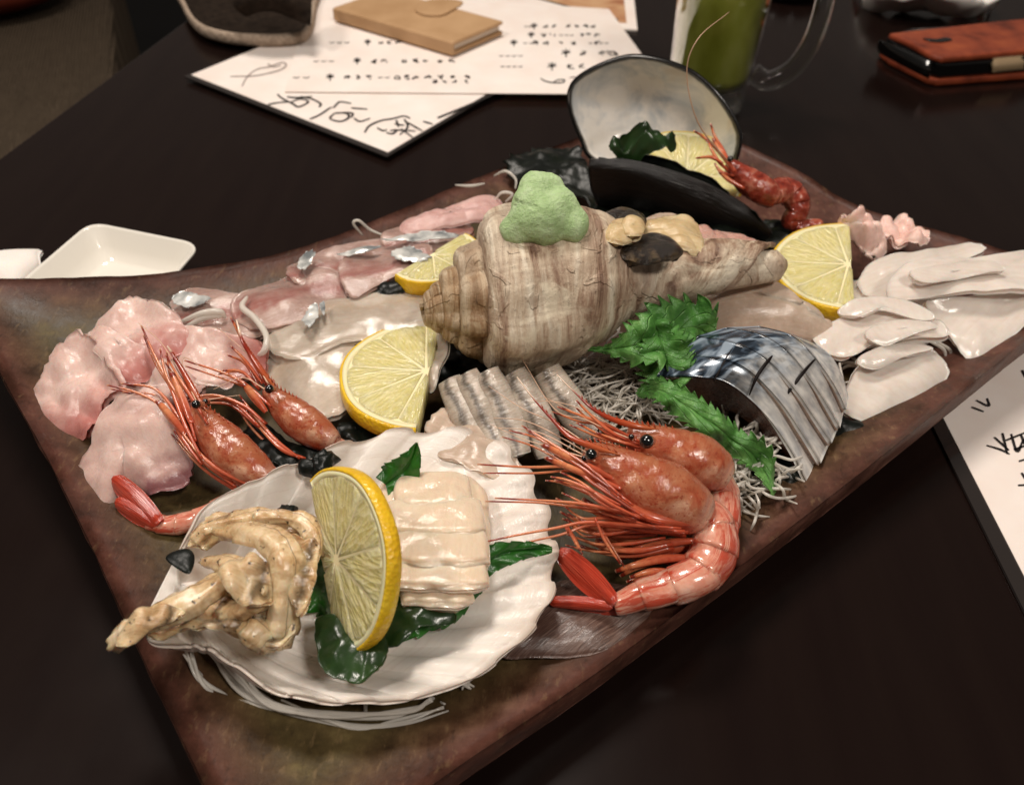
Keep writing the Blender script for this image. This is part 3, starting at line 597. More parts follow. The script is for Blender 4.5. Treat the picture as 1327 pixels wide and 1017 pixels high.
def black_tray():
    c = W(1020, -6, 0); V, Fc = lathe([(.0005, .001), (.03, .001), (.034, .006), (.036, .012), (.034, .0125), (.03, .006), (.0005, .004)])
    mesh('saucer', [v + c for v in V], Fc, M['blackplastic'], label='small black lacquer saucer behind the mug handle', cat='saucer')
black_tray()
# ------------------------------------------------------------------ platter
EDGE = dict(
 LF=[(-60, 362, .046), (100, 360, .039), (240, 350, .033), (400, 318, .027), (600, 238, .025), (745, 180, .027), (860, 135, .034)],
 NR=[(346, 1188, .036), (560, 1017, .027), (788, 860, .024), (1028, 680, .026), (1200, 545, .031), (1327, 443, .037), (1434, 362, .046)],
 LN=[(-60, 362, .046), (0, 482, .037), (60, 590, .031), (120, 710, .028), (190, 862, .028), (265, 1017, .030), (346, 1188, .036)],
 FR=[(860, 135, .034), (960, 185, .027), (1040, 225, .025), (1110, 266, .027), (1220, 300, .031), (1327, 330, .038), (1434, 362, .046)])
def arc(pts, n):
    P = crom([W3(p) for p in pts], 200); L = [0]
    for a, b in zip(P, P[1:]): L.append(L[-1] + (b - a).length)
    out = []; k = 0
    for i in range(n):
        s = L[-1] * i / (n - 1)
        while k < 198 and L[k + 1] < s: k += 1
        out.append(P[k].lerp(P[k + 1], max(0, min(1, (s - L[k]) / (L[k + 1] - L[k])))))
    return out
NS, NTT = 90, 70
def plate_surface():
    lf, nr, lnn, fr = arc(EDGE['LF'], NS), arc(EDGE['NR'], NS), arc(EDGE['LN'], NTT), arc(EDGE['FR'], NTT)
    P = []
    for i in range(NS):
        r = []; s = i / (NS - 1)
        for j in range(NTT):
            t = j / (NTT - 1)
            p = lf[i].lerp(nr[i], t) + lnn[j].lerp(fr[j], s) - (lf[0].lerp(nr[0], t)).lerp(lf[-1].lerp(nr[-1], t), s)
            ds, dt = min(s, 1 - s) * 1.45, min(t, 1 - t); d = min(ds, dt); w = 1 - (1 - max(0, 1 - ds / .30) ** 2.4) * (1 - max(0, 1 - dt / .30) ** 2.4)
            p.z = .0165 + (p.z - .0165) * w + .0006 * nz(p, 30) + (.0005 * nz(p, 120) if d < .02 else 0); r.append(p)
        P.append(r)
    return P
def platter():
    P = plate_surface(); t = thing('platter', Vector((.02, .3, 0)), 'large brown stoneware platter with upturned corners holding the sashimi', 'platter')
    c = P[NS // 2][NTT // 2]; V, Fc, U = [], [], []; idx = lambda i, j: i * NTT + j; n = NS * NTT
    for i in range(NS):
        for j in range(NTT): V.append(P[i][j]); U.append((i / (NS - 1), j / (NTT - 1)))
    for i in range(NS):
        for j in range(NTT):
            p = P[i][j]; q = Vector((c.x + (p.x - c.x) * .995, c.y + (p.y - c.y) * .995, p.z - .0140)); V.append(q); U.append((i / (NS - 1), j / (NTT - 1)))
    for i in range(NS - 1):
        for j in range(NTT - 1):
            q = (idx(i, j), idx(i, j + 1), idx(i + 1, j + 1), idx(i + 1, j)); Fc.append(q); Fc.append(tuple(n + x for x in q[::-1]))
    loop = [(i, 0) for i in range(NS)] + [(NS - 1, j) for j in range(1, NTT)] + [(i, NTT - 1) for i in range(NS - 2, -1, -1)] + [(0, j) for j in range(NTT - 2, 0, -1)]
    L = [idx(*x) for x in loop]; m = len(L); rings = [L]
    for f, o in ((.05, 1.003), (.5, 1.003), (.95, 1.0)):
        b = len(V)
        for x in L:
            a, d = V[x], V[x + n]; p = a.lerp(d, f); p = Vector((c.x + (p.x - c.x) * o, c.y + (p.y - c.y) * o, p.z)) + Vector((nz(p, 90, 1), nz(p, 90, 2), 0)) * .0006
            V.append(p); U.append(U[x])
        rings.append(list(range(b, b + m)))
    rings.append([x + n for x in L])
    for a, b in zip(rings, rings[1:]):
        for k in range(m): Fc.append((a[k], b[k], b[(k + 1) % m], a[(k + 1) % m]))
    me = mesh('slab', V, Fc, M['plate'], t, uv=U); bv = None
    for s in (.22, .78):
        i = int(s * (NS - 1)); a, b = P[i][int(.15 * NTT)], P[i][int(.85 * NTT)]; d = (b - a).normalized(); w = Vector((-d.y, d.x, 0)) * .012
        q = [a - w, b - w, b + w, a + w]; prism('foot', [Vector((p.x, p.y, .004)) for p in q], [Vector((p.x, p.y, 0)) for p in q], M['plate'], t)
platter()
# ------------------------------------------------------------------ daikon beds and seaweed under everything
def shreds(name, label, paths, r=3.0, parent=None):
    mb = MB()
    for p in paths:
        R = [r * MP(*q) for q in p]; R[0] *= .5; R[-1] *= .5
        V, Fc, U = ftube([W3(q) for q in p], R, 6, n=5 * len(p)); mb.add(V, Fc, U)
    return mb.build(name, M['daikon'], parent, label=label, cat='radish', kind='stuff')
def tangle(cx, cy, rx, ry, h0, h1, n, seed, ln=60):
    g = random.Random(seed); out = []
    for _ in range(n):
        a = g.uniform(0, 6.28); q = math.sqrt(g.random()); x, y = cx + rx * q * math.cos(a), cy + ry * q * math.sin(a); d = g.uniform(0, 6.28); p = []
        for k in range(5):
            p.append((x, y, g.uniform(h0, h1))); d += g.uniform(-.9, .9); x += math.cos(d) * ln / 4; y += math.sin(d) * ln / 4 * .7
        out.append(p)
    return out
U8 = [
    [(245, 838, .030), (262, 880, .024), (310, 906, .021), (380, 920, .021)], [(272, 838, .030), (300, 885, .024), (360, 920, .021), (440, 936, .02)],
    [(285, 845, .030), (330, 900, .026), (400, 925, .022), (500, 930, .021), (545, 915, .022)], [(300, 860, .03), (350, 915, .026), (440, 925, .024), (530, 922, .022), (560, 905, .024)],
    [(240, 842, .030), (250, 868, .024), (275, 895, .021), (305, 905, .02)], [(360, 912, .024), (450, 938, .02), (520, 936, .02), (575, 915, .02)], [(585, 880, .026), (600, 886, .022), (608, 892, .02)], [(560, 900, .026), (590, 880, .024), (607, 882, .022), (598, 892, .02)]]
shreds('radish_shreds', 'translucent white radish shreds curling out under the scallop shell', U8 + tangle(420, 860, 130, 50, .017, .024, 40, 4) + [[(x + g.uniform(-8, 8), y + g.uniform(-7, 7), h) for x, y, h in p] for p in U8 for g in (random.Random(len(p) + int(p[0][0])), random.Random(int(p[1][1]) + 3))], 2.6)
shreds('radish_shreds', 'pile of fine white radish threads between whelk and shiso leaf', tangle(785, 508, 78, 46, .018, .034, 200, 1, 80) + [[(742, 500, .03), (760, 492, .034), (790, 488, .036), (825, 470, .036)], [(745, 520, .03), (780, 500, .036), (820, 490, .034)]], 1.4)
shreds('radish_shreds', 'white radish threads spilling out behind the front prawns', tangle(965, 600, 30, 48, .018, .032, 130, 2, 70) + [[(985, 560, .03), (1000, 600, .026), (985, 640, .02), (960, 660, .02)], [(955, 640, .024), (985, 666, .019), (1000, 660, .019), (1003, 640, .02)], [(1040, 608, .021), (1060, 608, .021), (1082, 602, .022)], [(975, 590, .03), (990, 630, .024), (972, 655, .02)]], 2.0)
shreds('radish_shreds', 'thick white radish curls lying over the grey pink fish', [[(232, 418, .036), (262, 406, .042), (285, 404, .042), (292, 412, .038)], [(320, 385, .042), (314, 398, .042), (330, 412, .042), (345, 435, .042), (342, 455, .04), (330, 462, .036)], [(240, 424, .036), (265, 412, .04), (288, 410, .04)]], 4.2)
shreds('radish_shreds', 'thin white radish threads looping over the far platter rim', [[(590, 240, .034), (610, 241, .036), (628, 238, .036)], [(640, 228, .036), (655, 222, .042), (668, 232, .04), (668, 245, .036)], [(470, 305, .032), (458, 290, .04), (465, 286, .042), (480, 298, .036), (500, 306, .034)], [(640, 262, .04), (650, 250, .046), (664, 252, .046), (655, 262, .042)], [(545, 300, .038), (570, 292, .04), (560, 304, .038)]], 1.9)
shreds('radish_shreds', 'white radish threads under the squid slices', tangle(1165, 465, 50, 22, .018, .026, 40, 5) + [[(1200, 440, .03), (1222, 452, .026), (1226, 466, .022)], [(1210, 440, .03), (1232, 456, .024), (1215, 474, .02)], [(1088, 470, .03), (1092, 500, .024), (1086, 520, .02)], [(1120, 545, .02), (1140, 550, .019), (1152, 556, .019)], [(1160, 535, .019), (1180, 528, .019), (1200, 526, .02)]], 2.2)
def weed_or_gap(label, outs, mat='nori', **k):  # seaweed pieces, and black sheets standing for shade in gaps
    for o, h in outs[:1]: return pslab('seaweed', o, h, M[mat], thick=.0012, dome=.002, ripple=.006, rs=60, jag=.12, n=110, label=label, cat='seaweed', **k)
weed_or_gap('black seaweed under the whelk spire beside the lemon half', [([(560, 430), (600, 420), (650, 440), (690, 470), (700, 500), (650, 495), (600, 490), (565, 480)], .026)])
weed_or_gap('black sheet for the shaded gap between grey fish and the lemon behind the whelk', [([(490, 372), (500, 360), (530, 362), (545, 364), (530, 380), (505, 386), (492, 384)], .036)])  # no weed here: the gap's shade drawn as a black sheet
weed_or_gap('black sheet for the shaded gap beneath the two prawn heads beside scallop shell', [([(320, 560), (345, 555), (375, 575), (410, 590), (380, 612), (350, 605), (325, 585)], .026)])  # black sheet painted in for the dark under the heads
weed_or_gap('black seaweed between lemon half and the pale fish', [([(440, 545), (470, 550), (490, 560), (470, 575), (445, 570)], .028)])
weed_or_gap('black seaweed heap at the base of the mussel shells', [([(655, 215), (700, 190), (745, 195), (765, 220), (775, 262), (740, 250), (720, 235), (680, 235)], .030)])
weed_or_gap('black seaweed between mackerel and squid slices', [([(1065, 545), (1095, 540), (1120, 548), (1100, 560), (1075, 558)], .022)])
weed_or_gap('black seaweed under the fanned mackerel slices', [([(935, 560), (985, 580), (1040, 600), (1035, 625), (1000, 640), (960, 610)], .019)])
weed_or_gap('black seaweed under the back prawn tail', [([(975, 290), (1010, 285), (1030, 300), (1010, 312), (980, 312)], .026)])
weed_or_gap('black seaweed strip along the mussel foot by the clam meat', [([(760, 265), (830, 268), (900, 285), (960, 305), (1000, 312), (1000, 330), (900, 310), (800, 290)], .026)])
# ------------------------------------------------------------------ lemons
def clip(poly, n, c):
    out = []
    for i in range(len(poly)):
        a, b = poly[i], poly[(i + 1) % len(poly)]; da, db = a[0] * n[0] + a[1] * n[1] - c, b[0] * n[0] + b[1] * n[1] - c
        if da <= 0: out.append(a)
        if da * db < 0: t = da / (da - db); out.append((a[0] + (b[0] - a[0]) * t, a[1] + (b[1] - a[1]) * t))
    return out
def lemon(label, cen, e1, nrm, R, th, cut_ang, cut_off, nseg=9, off=0, tilt=0):
    """slice in plane (e1, nrm x e1); kept where dot(dir(cut_ang), p) <= cut_off*R."""
    e1 = (e1 - nrm * e1.dot(nrm)).normalized(); e2 = nrm.cross(e1); th2 = th / 2
    t = thing('lemon_slice', cen, label, 'lemon'); cn = (math.cos(cut_ang), math.sin(cut_ang)); c = cut_off * R
    to = lambda x, y, z: cen + e1 * x + e2 * y + nrm * z
    # rind and pith as swept arcs
    ar = [2 * math.pi * i / 160 for i in range(160)]
    keep = [a for a in ar if R * math.cos(a - cut_ang) <= c + 1e-9]
    a0 = cut_ang + math.acos(max(-1, min(1, cut_off))); a1 = cut_ang + 2 * math.pi - math.acos(max(-1, min(1, cut_off)))
    A = [lerp(a0, a1, i / 70) for i in range(71)]
    def sweep(name, prof, mat):
        V, Fc, U = [], [], []; m = len(prof)
        for i, a in enumerate(A):
            for (r, z) in prof:
                w = 1 + .012 * math.sin(3 * a + off) + .006 * math.sin(7 * a)
                x, y = r * w * math.cos(a), r * w * math.sin(a)
                s = x * cn[0] + y * cn[1]
                if s > c: x -= cn[0] * (s - c); y -= cn[1] * (s - c)
                V.append(to(x, y, z)); U.append((i / 70, r / R))
        for i in range(70):
            for j in range(m): Fc.append((i * m + j, i * m + (j + 1) % m, (i + 1) * m + (j + 1) % m, (i + 1) * m + j))
        Fc.append(tuple(range(m))); Fc.append(tuple(70 * m + j for j in range(m - 1, -1, -1)))
        return mesh(name, V, Fc, mat, t, uv=U)
    sweep('rind', [(.963 * R, -th2), (.985 * R, -th2), (R * 1.0, -th2 * .8), (R * 1.012, 0), (R, th2 * .8), (.985 * R, th2), (.963 * R, th2)], M['rind'])
    sweep('pith_ring', [(.900 * R, -th2 * .98), (.965 * R, -th2 * 1.0), (.965 * R, th2 * 1.0), (.900 * R, th2 * .98)], M['pith'])
    disc = clip([(.905 * R * math.cos(a), .905 * R * math.sin(a)) for a in ar], cn, c - .0003)
    n = len(disc); V = [to(x, y, th2 * .90) for x, y in disc] + [to(x, y, -th2 * .90) for x, y in disc]
    mesh('membrane', V, [tuple(range(n)), tuple(range(2 * n - 1, n - 1, -1))] + [(i, i + n, (i + 1) % n + n, (i + 1) % n) for i in range(n)], M['pith'], t, smooth=False)
    for k in range(nseg):
        b0, b1 = 2 * math.pi * k / nseg + off, 2 * math.pi * (k + 1) / nseg + off; g = .012 * R
        pts = []; bm = (b0 + b1) / 2; tip = .05 * R
        pts.append((tip * math.cos(bm), tip * math.sin(bm)))
        for i in range(13):
            f = i / 12; a = lerp(b0, b1, f); a = bm + (a - bm) * .978; r = .905 * R * (1 - .05 * abs(2 * f - 1) ** 5); pts.append((r * math.cos(a), r * math.sin(a)))
        poly = clip(pts, cn, c + .0002)
        if len(poly) < 3: continue
        ax = sum(p[0] for p in poly) / len(poly); ay = sum(p[1] for p in poly) / len(poly)
        if abs(sum(poly[i][0] * poly[(i + 1) % len(poly)][1] - poly[(i + 1) % len(poly)][0] * poly[i][1] for i in range(len(poly)))) < (.02 * R * R): continue
        V, Fc, U = [], [], []; q = len(poly)
        for s, z in ((.0, 1.10), (.45, 1.09), (.8, 1.06), (.95, 1.0), (1, .90), (1, -.90), (.95, -1.0), (.6, -1.06), (0, -1.06)):
            for (x, y) in poly:
                X, Y = ax + (x - ax) * s, ay + (y - ay) * s
                zz = th2 * z + .0005 * nz((X * 300, Y * 300, k), 1) * (1 if abs(z) > .9 else 0); V.append(to(X, Y, zz)); aa = math.atan2(Y, X); U.append(((aa - b0) / (b1 - b0) % nseg, math.hypot(X, Y) / R + k))
        for i in range(8):
            for j in range(q): Fc.append((i * q + j, (i + 1) * q + j, (i + 1) * q + (j + 1) % q, i * q + (j + 1) % q))
        mesh('segment', V, Fc, M['pulp'], t, uv=U)
    return t
def camvec(r, u, t): return (CX * r + CY * u + CZ * t).normalized()
s53, c53 = math.sin(rad(48)), math.cos(rad(48))
m1 = MP(442, 725, .05)
lemon('thick lemon slice leaning on the sliced scallop in the white shell', W(444, 724, .052), camvec(c53, 0, s53), camvec(-s53, .02, c53), 119 * m1, 0.0052, rad(200), .28, off=.3)
def flat_lemon(label, cen, tiltdeg, Rpx, cut, off=0, th=.008, side=0, nseg=9, coff=.04):
    n = camvec(side, math.sin(rad(tiltdeg)), math.cos(rad(tiltdeg))); return lemon(label, W3(cen), CX, n, Rpx * MP(*cen), th, cut, coff, nseg, off)
flat_lemon('half lemon slice lying between prawn heads and the whelk spire', (553, 489, .036), 50, 112, rad(-4), .25)
flat_lemon('half lemon slice lying beside the whelk siphon and squid', (1098, 350, .038), 46, 96, rad(-14), .1, side=-.12)
flat_lemon('half lemon slice standing inside the open mussel shell', (888, 234, .038), 24, 76, rad(-82), .05, .008, side=.05, coff=.35)
n5 = camvec(-.05, .72, .68)
lemon('half lemon slice tucked behind the whelk shell by the grey fish', W(562, 338, .042), camvec(-.62, -.75, .2), n5, 62 * MP(562, 338, .042), .008, rad(-90), .05, 9, .2)
# ------------------------------------------------------------------ scallop shell set
RIM = [(268, 655, .045), (330, 622, .046), (400, 592, .044), (470, 567, .042), (540, 556, .041), (610, 560, .039), (665, 590, .038), (700, 640, .037), (718, 700, .036), (718, 745, .036), (704, 795, .036), (668, 838, .036), (610, 880, .036), (545, 904, .036), (470, 911, .037), (400, 907, .038), (345, 890, .040), (305, 862, .041), (262, 838, .042), (225, 837, .042), (193, 830, .043), (190, 800, .044), (215, 745, .045), (243, 693, .046)]
UMB = W(228, 758, .043)
def scallop_z(t, fan): return -.0175 * fan * (math.sin(math.pi * min(1, t ** .8)) ** 1.1)
def scallop_shell():
    n, m = 560, 34; B = crom([W3(p) for p in RIM], n, True); P = []; c = UMB
    # angle around the umbo, measured from the fan's middle direction
    mid = (W(640, 760, .04) - c); a0 = math.atan2(mid.y, mid.x)
    for i in range(n):
        d = B[i] - c; a = math.atan2(d.y, d.x) - a0; a = (a + math.pi) % (2 * math.pi) - math.pi
        fan = max(0, min(1, (1.75 - abs(a)) / .5)); fan2 = max(0, min(1, (1.25 - abs(a)) / .25)); rib = math.cos(a * 46); rib = (abs(rib) ** .6) * (1 if rib > 0 else -1) * fan2; r = []
        for j in range(m):
            t = j / (m - 1); t = .02 + .98 * t; p = c.lerp(B[i], t * (1 + .011 * rib * fan * t ** 4 + .006 * nz(B[i], 90) * t ** 4))
            p.z += scallop_z(t, fan) + .0013 * rib * fan * t ** 1.5 + .0007 * nz(p, 55) + .0003 * nz(p, 160); r.append(p)
        P.append(r)
    V, Fc = solid(P, n, m, .0020, close_u=True, prof=lambda i, j: rnd_edge(1 - j / (m - 1), .06, .5)); N = n * m
    Fc.append(tuple(i * m for i in range(n))[::-1]); Fc.append(tuple(N + i * m for i in range(n)))
    U = [(i / n, j / (m - 1)) for i in range(n) for j in range(m)] * 2
    mesh('scallop_shell', V, Fc, M['scallop'], uv=U, label='large white ribbed scallop shell holding scallop meat and lemon', cat='shell')
scallop_shell()
def scallop_meat():
    t = thing('scallop_meat', W(565, 710, .024), 'cream scallop muscle cut into slices inside the white shell', 'scallop')
    ys = [(514, 612, 622, 660), (501, 629, 653, 696), (499, 635, 690, 734), (503, 633, 727, 764), (522, 612, 757, 787)]
    for i, (x0, x1, y0, y1) in enumerate(ys):
        g = lambda x, y, h: (x, y, h)
        hh = [.046, .0475, .048, .047, .043][i]; xm = [540, 545, 545, 548, 556][i]; x2 = lerp(xm, x1, .6)
        rows = [[(x0 + 2, y0 + 3, hh - .0045), (xm, y0 - 5, hh - .0028), (x2, y0 - 6, hh - .0028), (x1 - 7, y0 + 2, hh - .005)],
                [(x0 - 3, lerp(y0, y1, .45), hh - .003), (xm, lerp(y0, y1, .45) - 2, hh - .001), (x2, lerp(y0, y1, .45) - 2, hh - .001), (x1 - 1, lerp(y0, y1, .45), hh - .003)],
                [(x0, y1 - 2, hh - .002), (xm, y1 + 1, hh + .0002), (x2, y1 + 2, hh), (x1, y1 - 3, hh - .003)]]
        sheet('slice', rows, .006, M['muscle'], t, nu=26, nv=40, ripple=.0016, rs=150, edge=.12, lo=.2, seed=i)
    pslab('core', [(500, 640), (560, 632), (622, 645), (626, 745), (600, 775), (530, 780), (504, 750)], .034, M['muscle'], t, thick=.014, dome=.003)
scallop_meat()
def mantle():
    t = thing('scallop_mantle', W(300, 770, .03), 'grilled brown scallop mantle and frill heaped on the shell hinge', 'scallop mantle')
    for pts, r, seed in (
        ([(148, 832, .043), (172, 812, .049), (212, 794, .053), (256, 775, .054), (290, 752, .053), (312, 728, .05)], [9, 15, 17, 17, 16, 10], 0),
        ([(286, 688, .053), (322, 690, .058), (356, 702, .060), (374, 732, .059), (370, 775, .054), (364, 815, .046), (360, 838, .042)], [8, 14, 17, 18, 17, 15, 7], 1),
        ([(288, 792, .048), (318, 790, .052), (340, 770, .055), (332, 748, .055), (312, 752, .053), (300, 772, .05)], [9, 13, 14, 12, 11, 8], 2),
        ([(252, 700, .051), (270, 684, .054), (305, 676, .056), (345, 668, .057), (382, 672, .055), (405, 692, .053), (408, 722, .050)], [6, 9, 10, 10, 11, 12, 8], 3),
        ([(310, 806, .046), (330, 820, .048), (345, 835, .044), (338, 842, .042)], [10, 14, 12, 6], 4),
        ([(262, 726, .049), (290, 730, .054), (318, 738, .056), (348, 745, .056), (352, 770, .054), (330, 790, .052)], [7, 11, 12, 12, 10, 7], 5)):
        path = [W3(p) for p in pts]; R = [a * 1.22 * MP(*p) for a, p in zip(r, pts)]
        V, Fc, U = ftube(path, R, 18, .75, n=50)
        c = path; V = [v + (v - c[min(len(c) - 1, int(i / 18 / 50 * len(c)))]).normalized() * (.0020 * nz(v, 80, seed) + .0007 * nz(v, 300, seed) + .0006 * math.sin(5 * (i % 18) / 18 * 6.283 + 9 * nz(v, 40, seed))) for i, v in enumerate(V)]
        mesh('strand', V, Fc, M['mantle'], t, uv=U)
    for i, o in enumerate(([(248, 700), (265, 680), (300, 668), (350, 664), (395, 668), (412, 700), (405, 735), (380, 720), (340, 690), (290, 700), (262, 712)], [(300, 790), (340, 800), (390, 780), (385, 815), (368, 838), (345, 842), (320, 822)], [(185, 800), (240, 780), (300, 770), (340, 800), (330, 828), (280, 822), (232, 816), (195, 822)], [(290, 740), (315, 722), (345, 735), (350, 765), (330, 785), (300, 775)], [(345, 700), (385, 690), (412, 705), (408, 750), (390, 790), (372, 760), (375, 720)], [(150, 828), (180, 800), (215, 790), (240, 798), (205, 815), (165, 838)])):
        pslab('frill', o, (.050, .045, .046, .060, .058, .056)[i], M['mantle'], t, thick=.0018, dome=.001, ripple=.007, rs=85, seed=i, jag=.1)
    for (x, y) in ((326, 752),):
        V, Fc, U = ball(W(x, y, .058), .0026, (1.2, 1, .8)); mesh('bead', V, Fc, M['daikon'], t, uv=U)
mantle()
def leaf(name, label, spine, wpx, mat, cat='leaf', teeth=16, amp=.25, crumple=.006, n=None, m=25, seed=0, thick=.0006, parent=None):
    """serrated leaf along a spine of (px,py,h); wpx half widths; the teeth sit in the outer margin only."""
    n = n or teeth * 9; S = crom([W3(p) for p in spine], n); Wd = [v.x for v in crom([(w * MP(*p), 0, 0) for w, p in zip(wpx, spine)], n)]; P = []
    for i in range(n):
        t = (S[min(i + 2, n - 1)] - S[max(0, i - 2)]).normalized(); side = t.cross(CZ).normalized(); r = []
        for j in range(m):
            q = j / (m - 1) * 2 - 1; ph = 0 if q < 0 else .4; k = int(i / n * teeth + ph); saw = (i / n * teeth + ph) % 1; aa = abs(q)
            tooth = amp * (1 - saw) * (.7 + .6 * nz((k * 3.1, seed, q > 0), 1)) * max(0, (aa - .62) / .38) ** 1.2
            w = Wd[i] * (aa * (1 - amp * .35) + tooth) * (1 if q > 0 else -1)
            p = S[i] + side * w - t * abs(w) * .35
            p += CZ * (crumple * nz(p, 45, seed) + crumple * .55 * nz(p, 120, seed + 1) + .0007 * math.sin((i / n * teeth - aa * 1.5) * 3.14) * aa - .0014 * (1 - aa) ** 5); r.append(p)
        P.append(r)
    V, Fc = solid(P, n, m, thick, prof=lambda i, j: 1); U = [(j / (m - 1), i / (n - 1)) for i in range(n) for j in range(m)] * 2
    return mesh(name, V, Fc, M[mat], parent, uv=U, label=label, cat=cat)
leaf('shiso_leaf', 'pointed green shiso leaf tip standing behind the scallop meat', [(500, 628, .044), (522, 612, .048), (534, 592, .054), (540, 574, .058)], [14, 24, 14, 1], 'shiso2', teeth=6, crumple=.004, seed=3)
leaf('shiso_leaf', 'narrow green shiso leaf lying on shell rim next to prawn feelers', [(608, 742, .038), (640, 722, .041), (680, 713, .042), (716, 712, .041)], [10, 18, 12, 4], 'shiso2', teeth=7, crumple=.003, seed=4)
leaf('shiso_leaf', 'green shiso leaf frill under the scallop meat and lemon', [(388, 742, .036), (430, 770, .036), (500, 800, .036), (570, 785, .036), (625, 752, .034)], [22, 36, 34, 28, 8], 'shiso2', teeth=18, crumple=.012, seed=5)
pslab('wakame', [(408, 806), (440, 800), (470, 815), (500, 822), (503, 850), (480, 876), (440, 880), (415, 860)], .040, M['wakame'], thick=.0009, dome=.0005, ripple=.0035, rs=90, jag=.08, label='dark green wakame piece draped below the front lemon slice', cat='seaweed')
pslab('wakame', [(500, 800), (530, 778), (560, 772), (585, 795), (590, 804), (545, 815), (515, 836), (500, 830)], .040, M['wakame'], thick=.0009, dome=.0005, ripple=.0035, rs=90, jag=.08, seed=3, label='dark green wakame piece between lemon slice and scallop meat', cat='seaweed')
def crumb(label, cx, cy, h, rpx, seed, flat=.8):
    V, Fc, U = ball(W(cx, cy, h), rpx * MP(cx, cy, h), (1, 1, flat), 28, 18); c = W(cx, cy, h)
    V = [v + (v - c) * (1.3 * nz(v, 190, seed) + .5 * nz(v, 500, seed)) for v in V]; mesh('seaweed_bit', V, Fc, M['nori'], uv=U, label=label, cat='seaweed')
crumb('crumpled black seaweed bit on the upper rim of the scallop shell', 414, 601, .046, 17, 1)
crumb('small black seaweed bit beside the front lemon slice on the shell', 372, 660, .045, 12, 2)
o = pslab('ligament', [(216, 724), (240, 712), (251, 720), (247, 741), (236, 740)], .052, M['nori'], thick=.0014, dome=.0008, ripple=.001, label='black triangular hinge ligament chip on the scallop shell', cat='shell bit')
# other valve, brown outside, under the prawn tails
pslab('scallop_valve', [(648, 848), (668, 800), (700, 765), (760, 752), (820, 765), (848, 788), (838, 806), (790, 842), (740, 852), (690, 853)], .0205, M['shell_brown'], thick=.003, dome=.003, ripple=.0012, rs=120, ang=40, lo=.6, label='brown purple outer scallop valve under the front prawn tail', cat='shell')
# ------------------------------------------------------------------ fish
def fish(kind, label, out, h, mat, group=None, **k):
    return pslab(kind, out, h, M[mat], label=label, cat='sashimi', group=group, **k)
GB = 'pink white sea bream slices'
fish('bream_slice', 'pink white bream slice at the back, pointed edge against the brown rim', [(112, 433, .036), (140, 405, .042), (172, 383, .046), (198, 388, .048), (222, 405, .046), (246, 438, .042), (225, 462, .040), (185, 480, .036), (135, 470, .034)], .04, 'bream', GB, thick=.0036, dome=.002, ripple=.008, rs=44, jag=.09, lo=.8, edge=.05, ang=-60)
fish('bream_slice', 'pink white bream slice folded over, lying outermost on the olive glaze', [(47, 520, .026), (62, 482, .034), (84, 446, .042), (116, 437, .046), (140, 462, .048), (156, 490, .046), (135, 508, .042), (126, 545, .034), (106, 570, .024), (70, 566, .022)], .034, 'bream', GB, thick=.0036, dome=.002, ripple=.008, rs=44, jag=.09, lo=.8, edge=.05, ang=-75, seed=2)
fish('bream_slice', 'pink bream slice behind the feelers of the inner prawn head', [(222, 436, .040), (260, 424, .044), (300, 430, .045), (334, 440, .042), (346, 466, .038), (318, 492, .034), (275, 505, .032), (240, 492, .034)], .038, 'bream', GB, thick=.0036, dome=.002, ripple=.008, rs=44, jag=.09, lo=.8, edge=.05, ang=10, seed=3)
fish('bream_slice', 'pink bream slice with dark red patch wedged among the other bream', [(155, 500, .036), (185, 478, .040), (225, 470, .040), (262, 500, .036), (250, 535, .032), (205, 540, .030), (172, 525, .032)], .036, 'bream_edge', GB, thick=.0036, dome=.002, ripple=.008, rs=44, jag=.09, lo=.8, edge=.05, ang=-50, seed=4)
fish('bream_slice', 'pink white bream slice with purple red corner above the loose prawn tail', [(89, 616, .024), (112, 575, .034), (138, 530, .040), (165, 516, .043), (200, 522, .043), (228, 545, .040), (248, 598, .033), (238, 622, .028), (205, 642, .024), (165, 640, .022), (132, 668, .021), (112, 650, .021)], .036, 'bream_edge', GB, thick=.0036, dome=.002, ripple=.008, rs=44, jag=.09, lo=.8, edge=.05, ang=-50, seed=5)
fish('bream_slice', 'small pink bream trimming next to the silver skinned fish', [(118, 445, .042), (135, 430, .046), (170, 440, .048), (205, 462, .044), (180, 488, .042), (150, 485, .042)], .044, 'bream', GB, thick=.0036, dome=.002, ripple=.008, rs=44, jag=.09, lo=.8, edge=.05, ang=-40, seed=7)
GS = 'grey pink silver skinned fish slices'
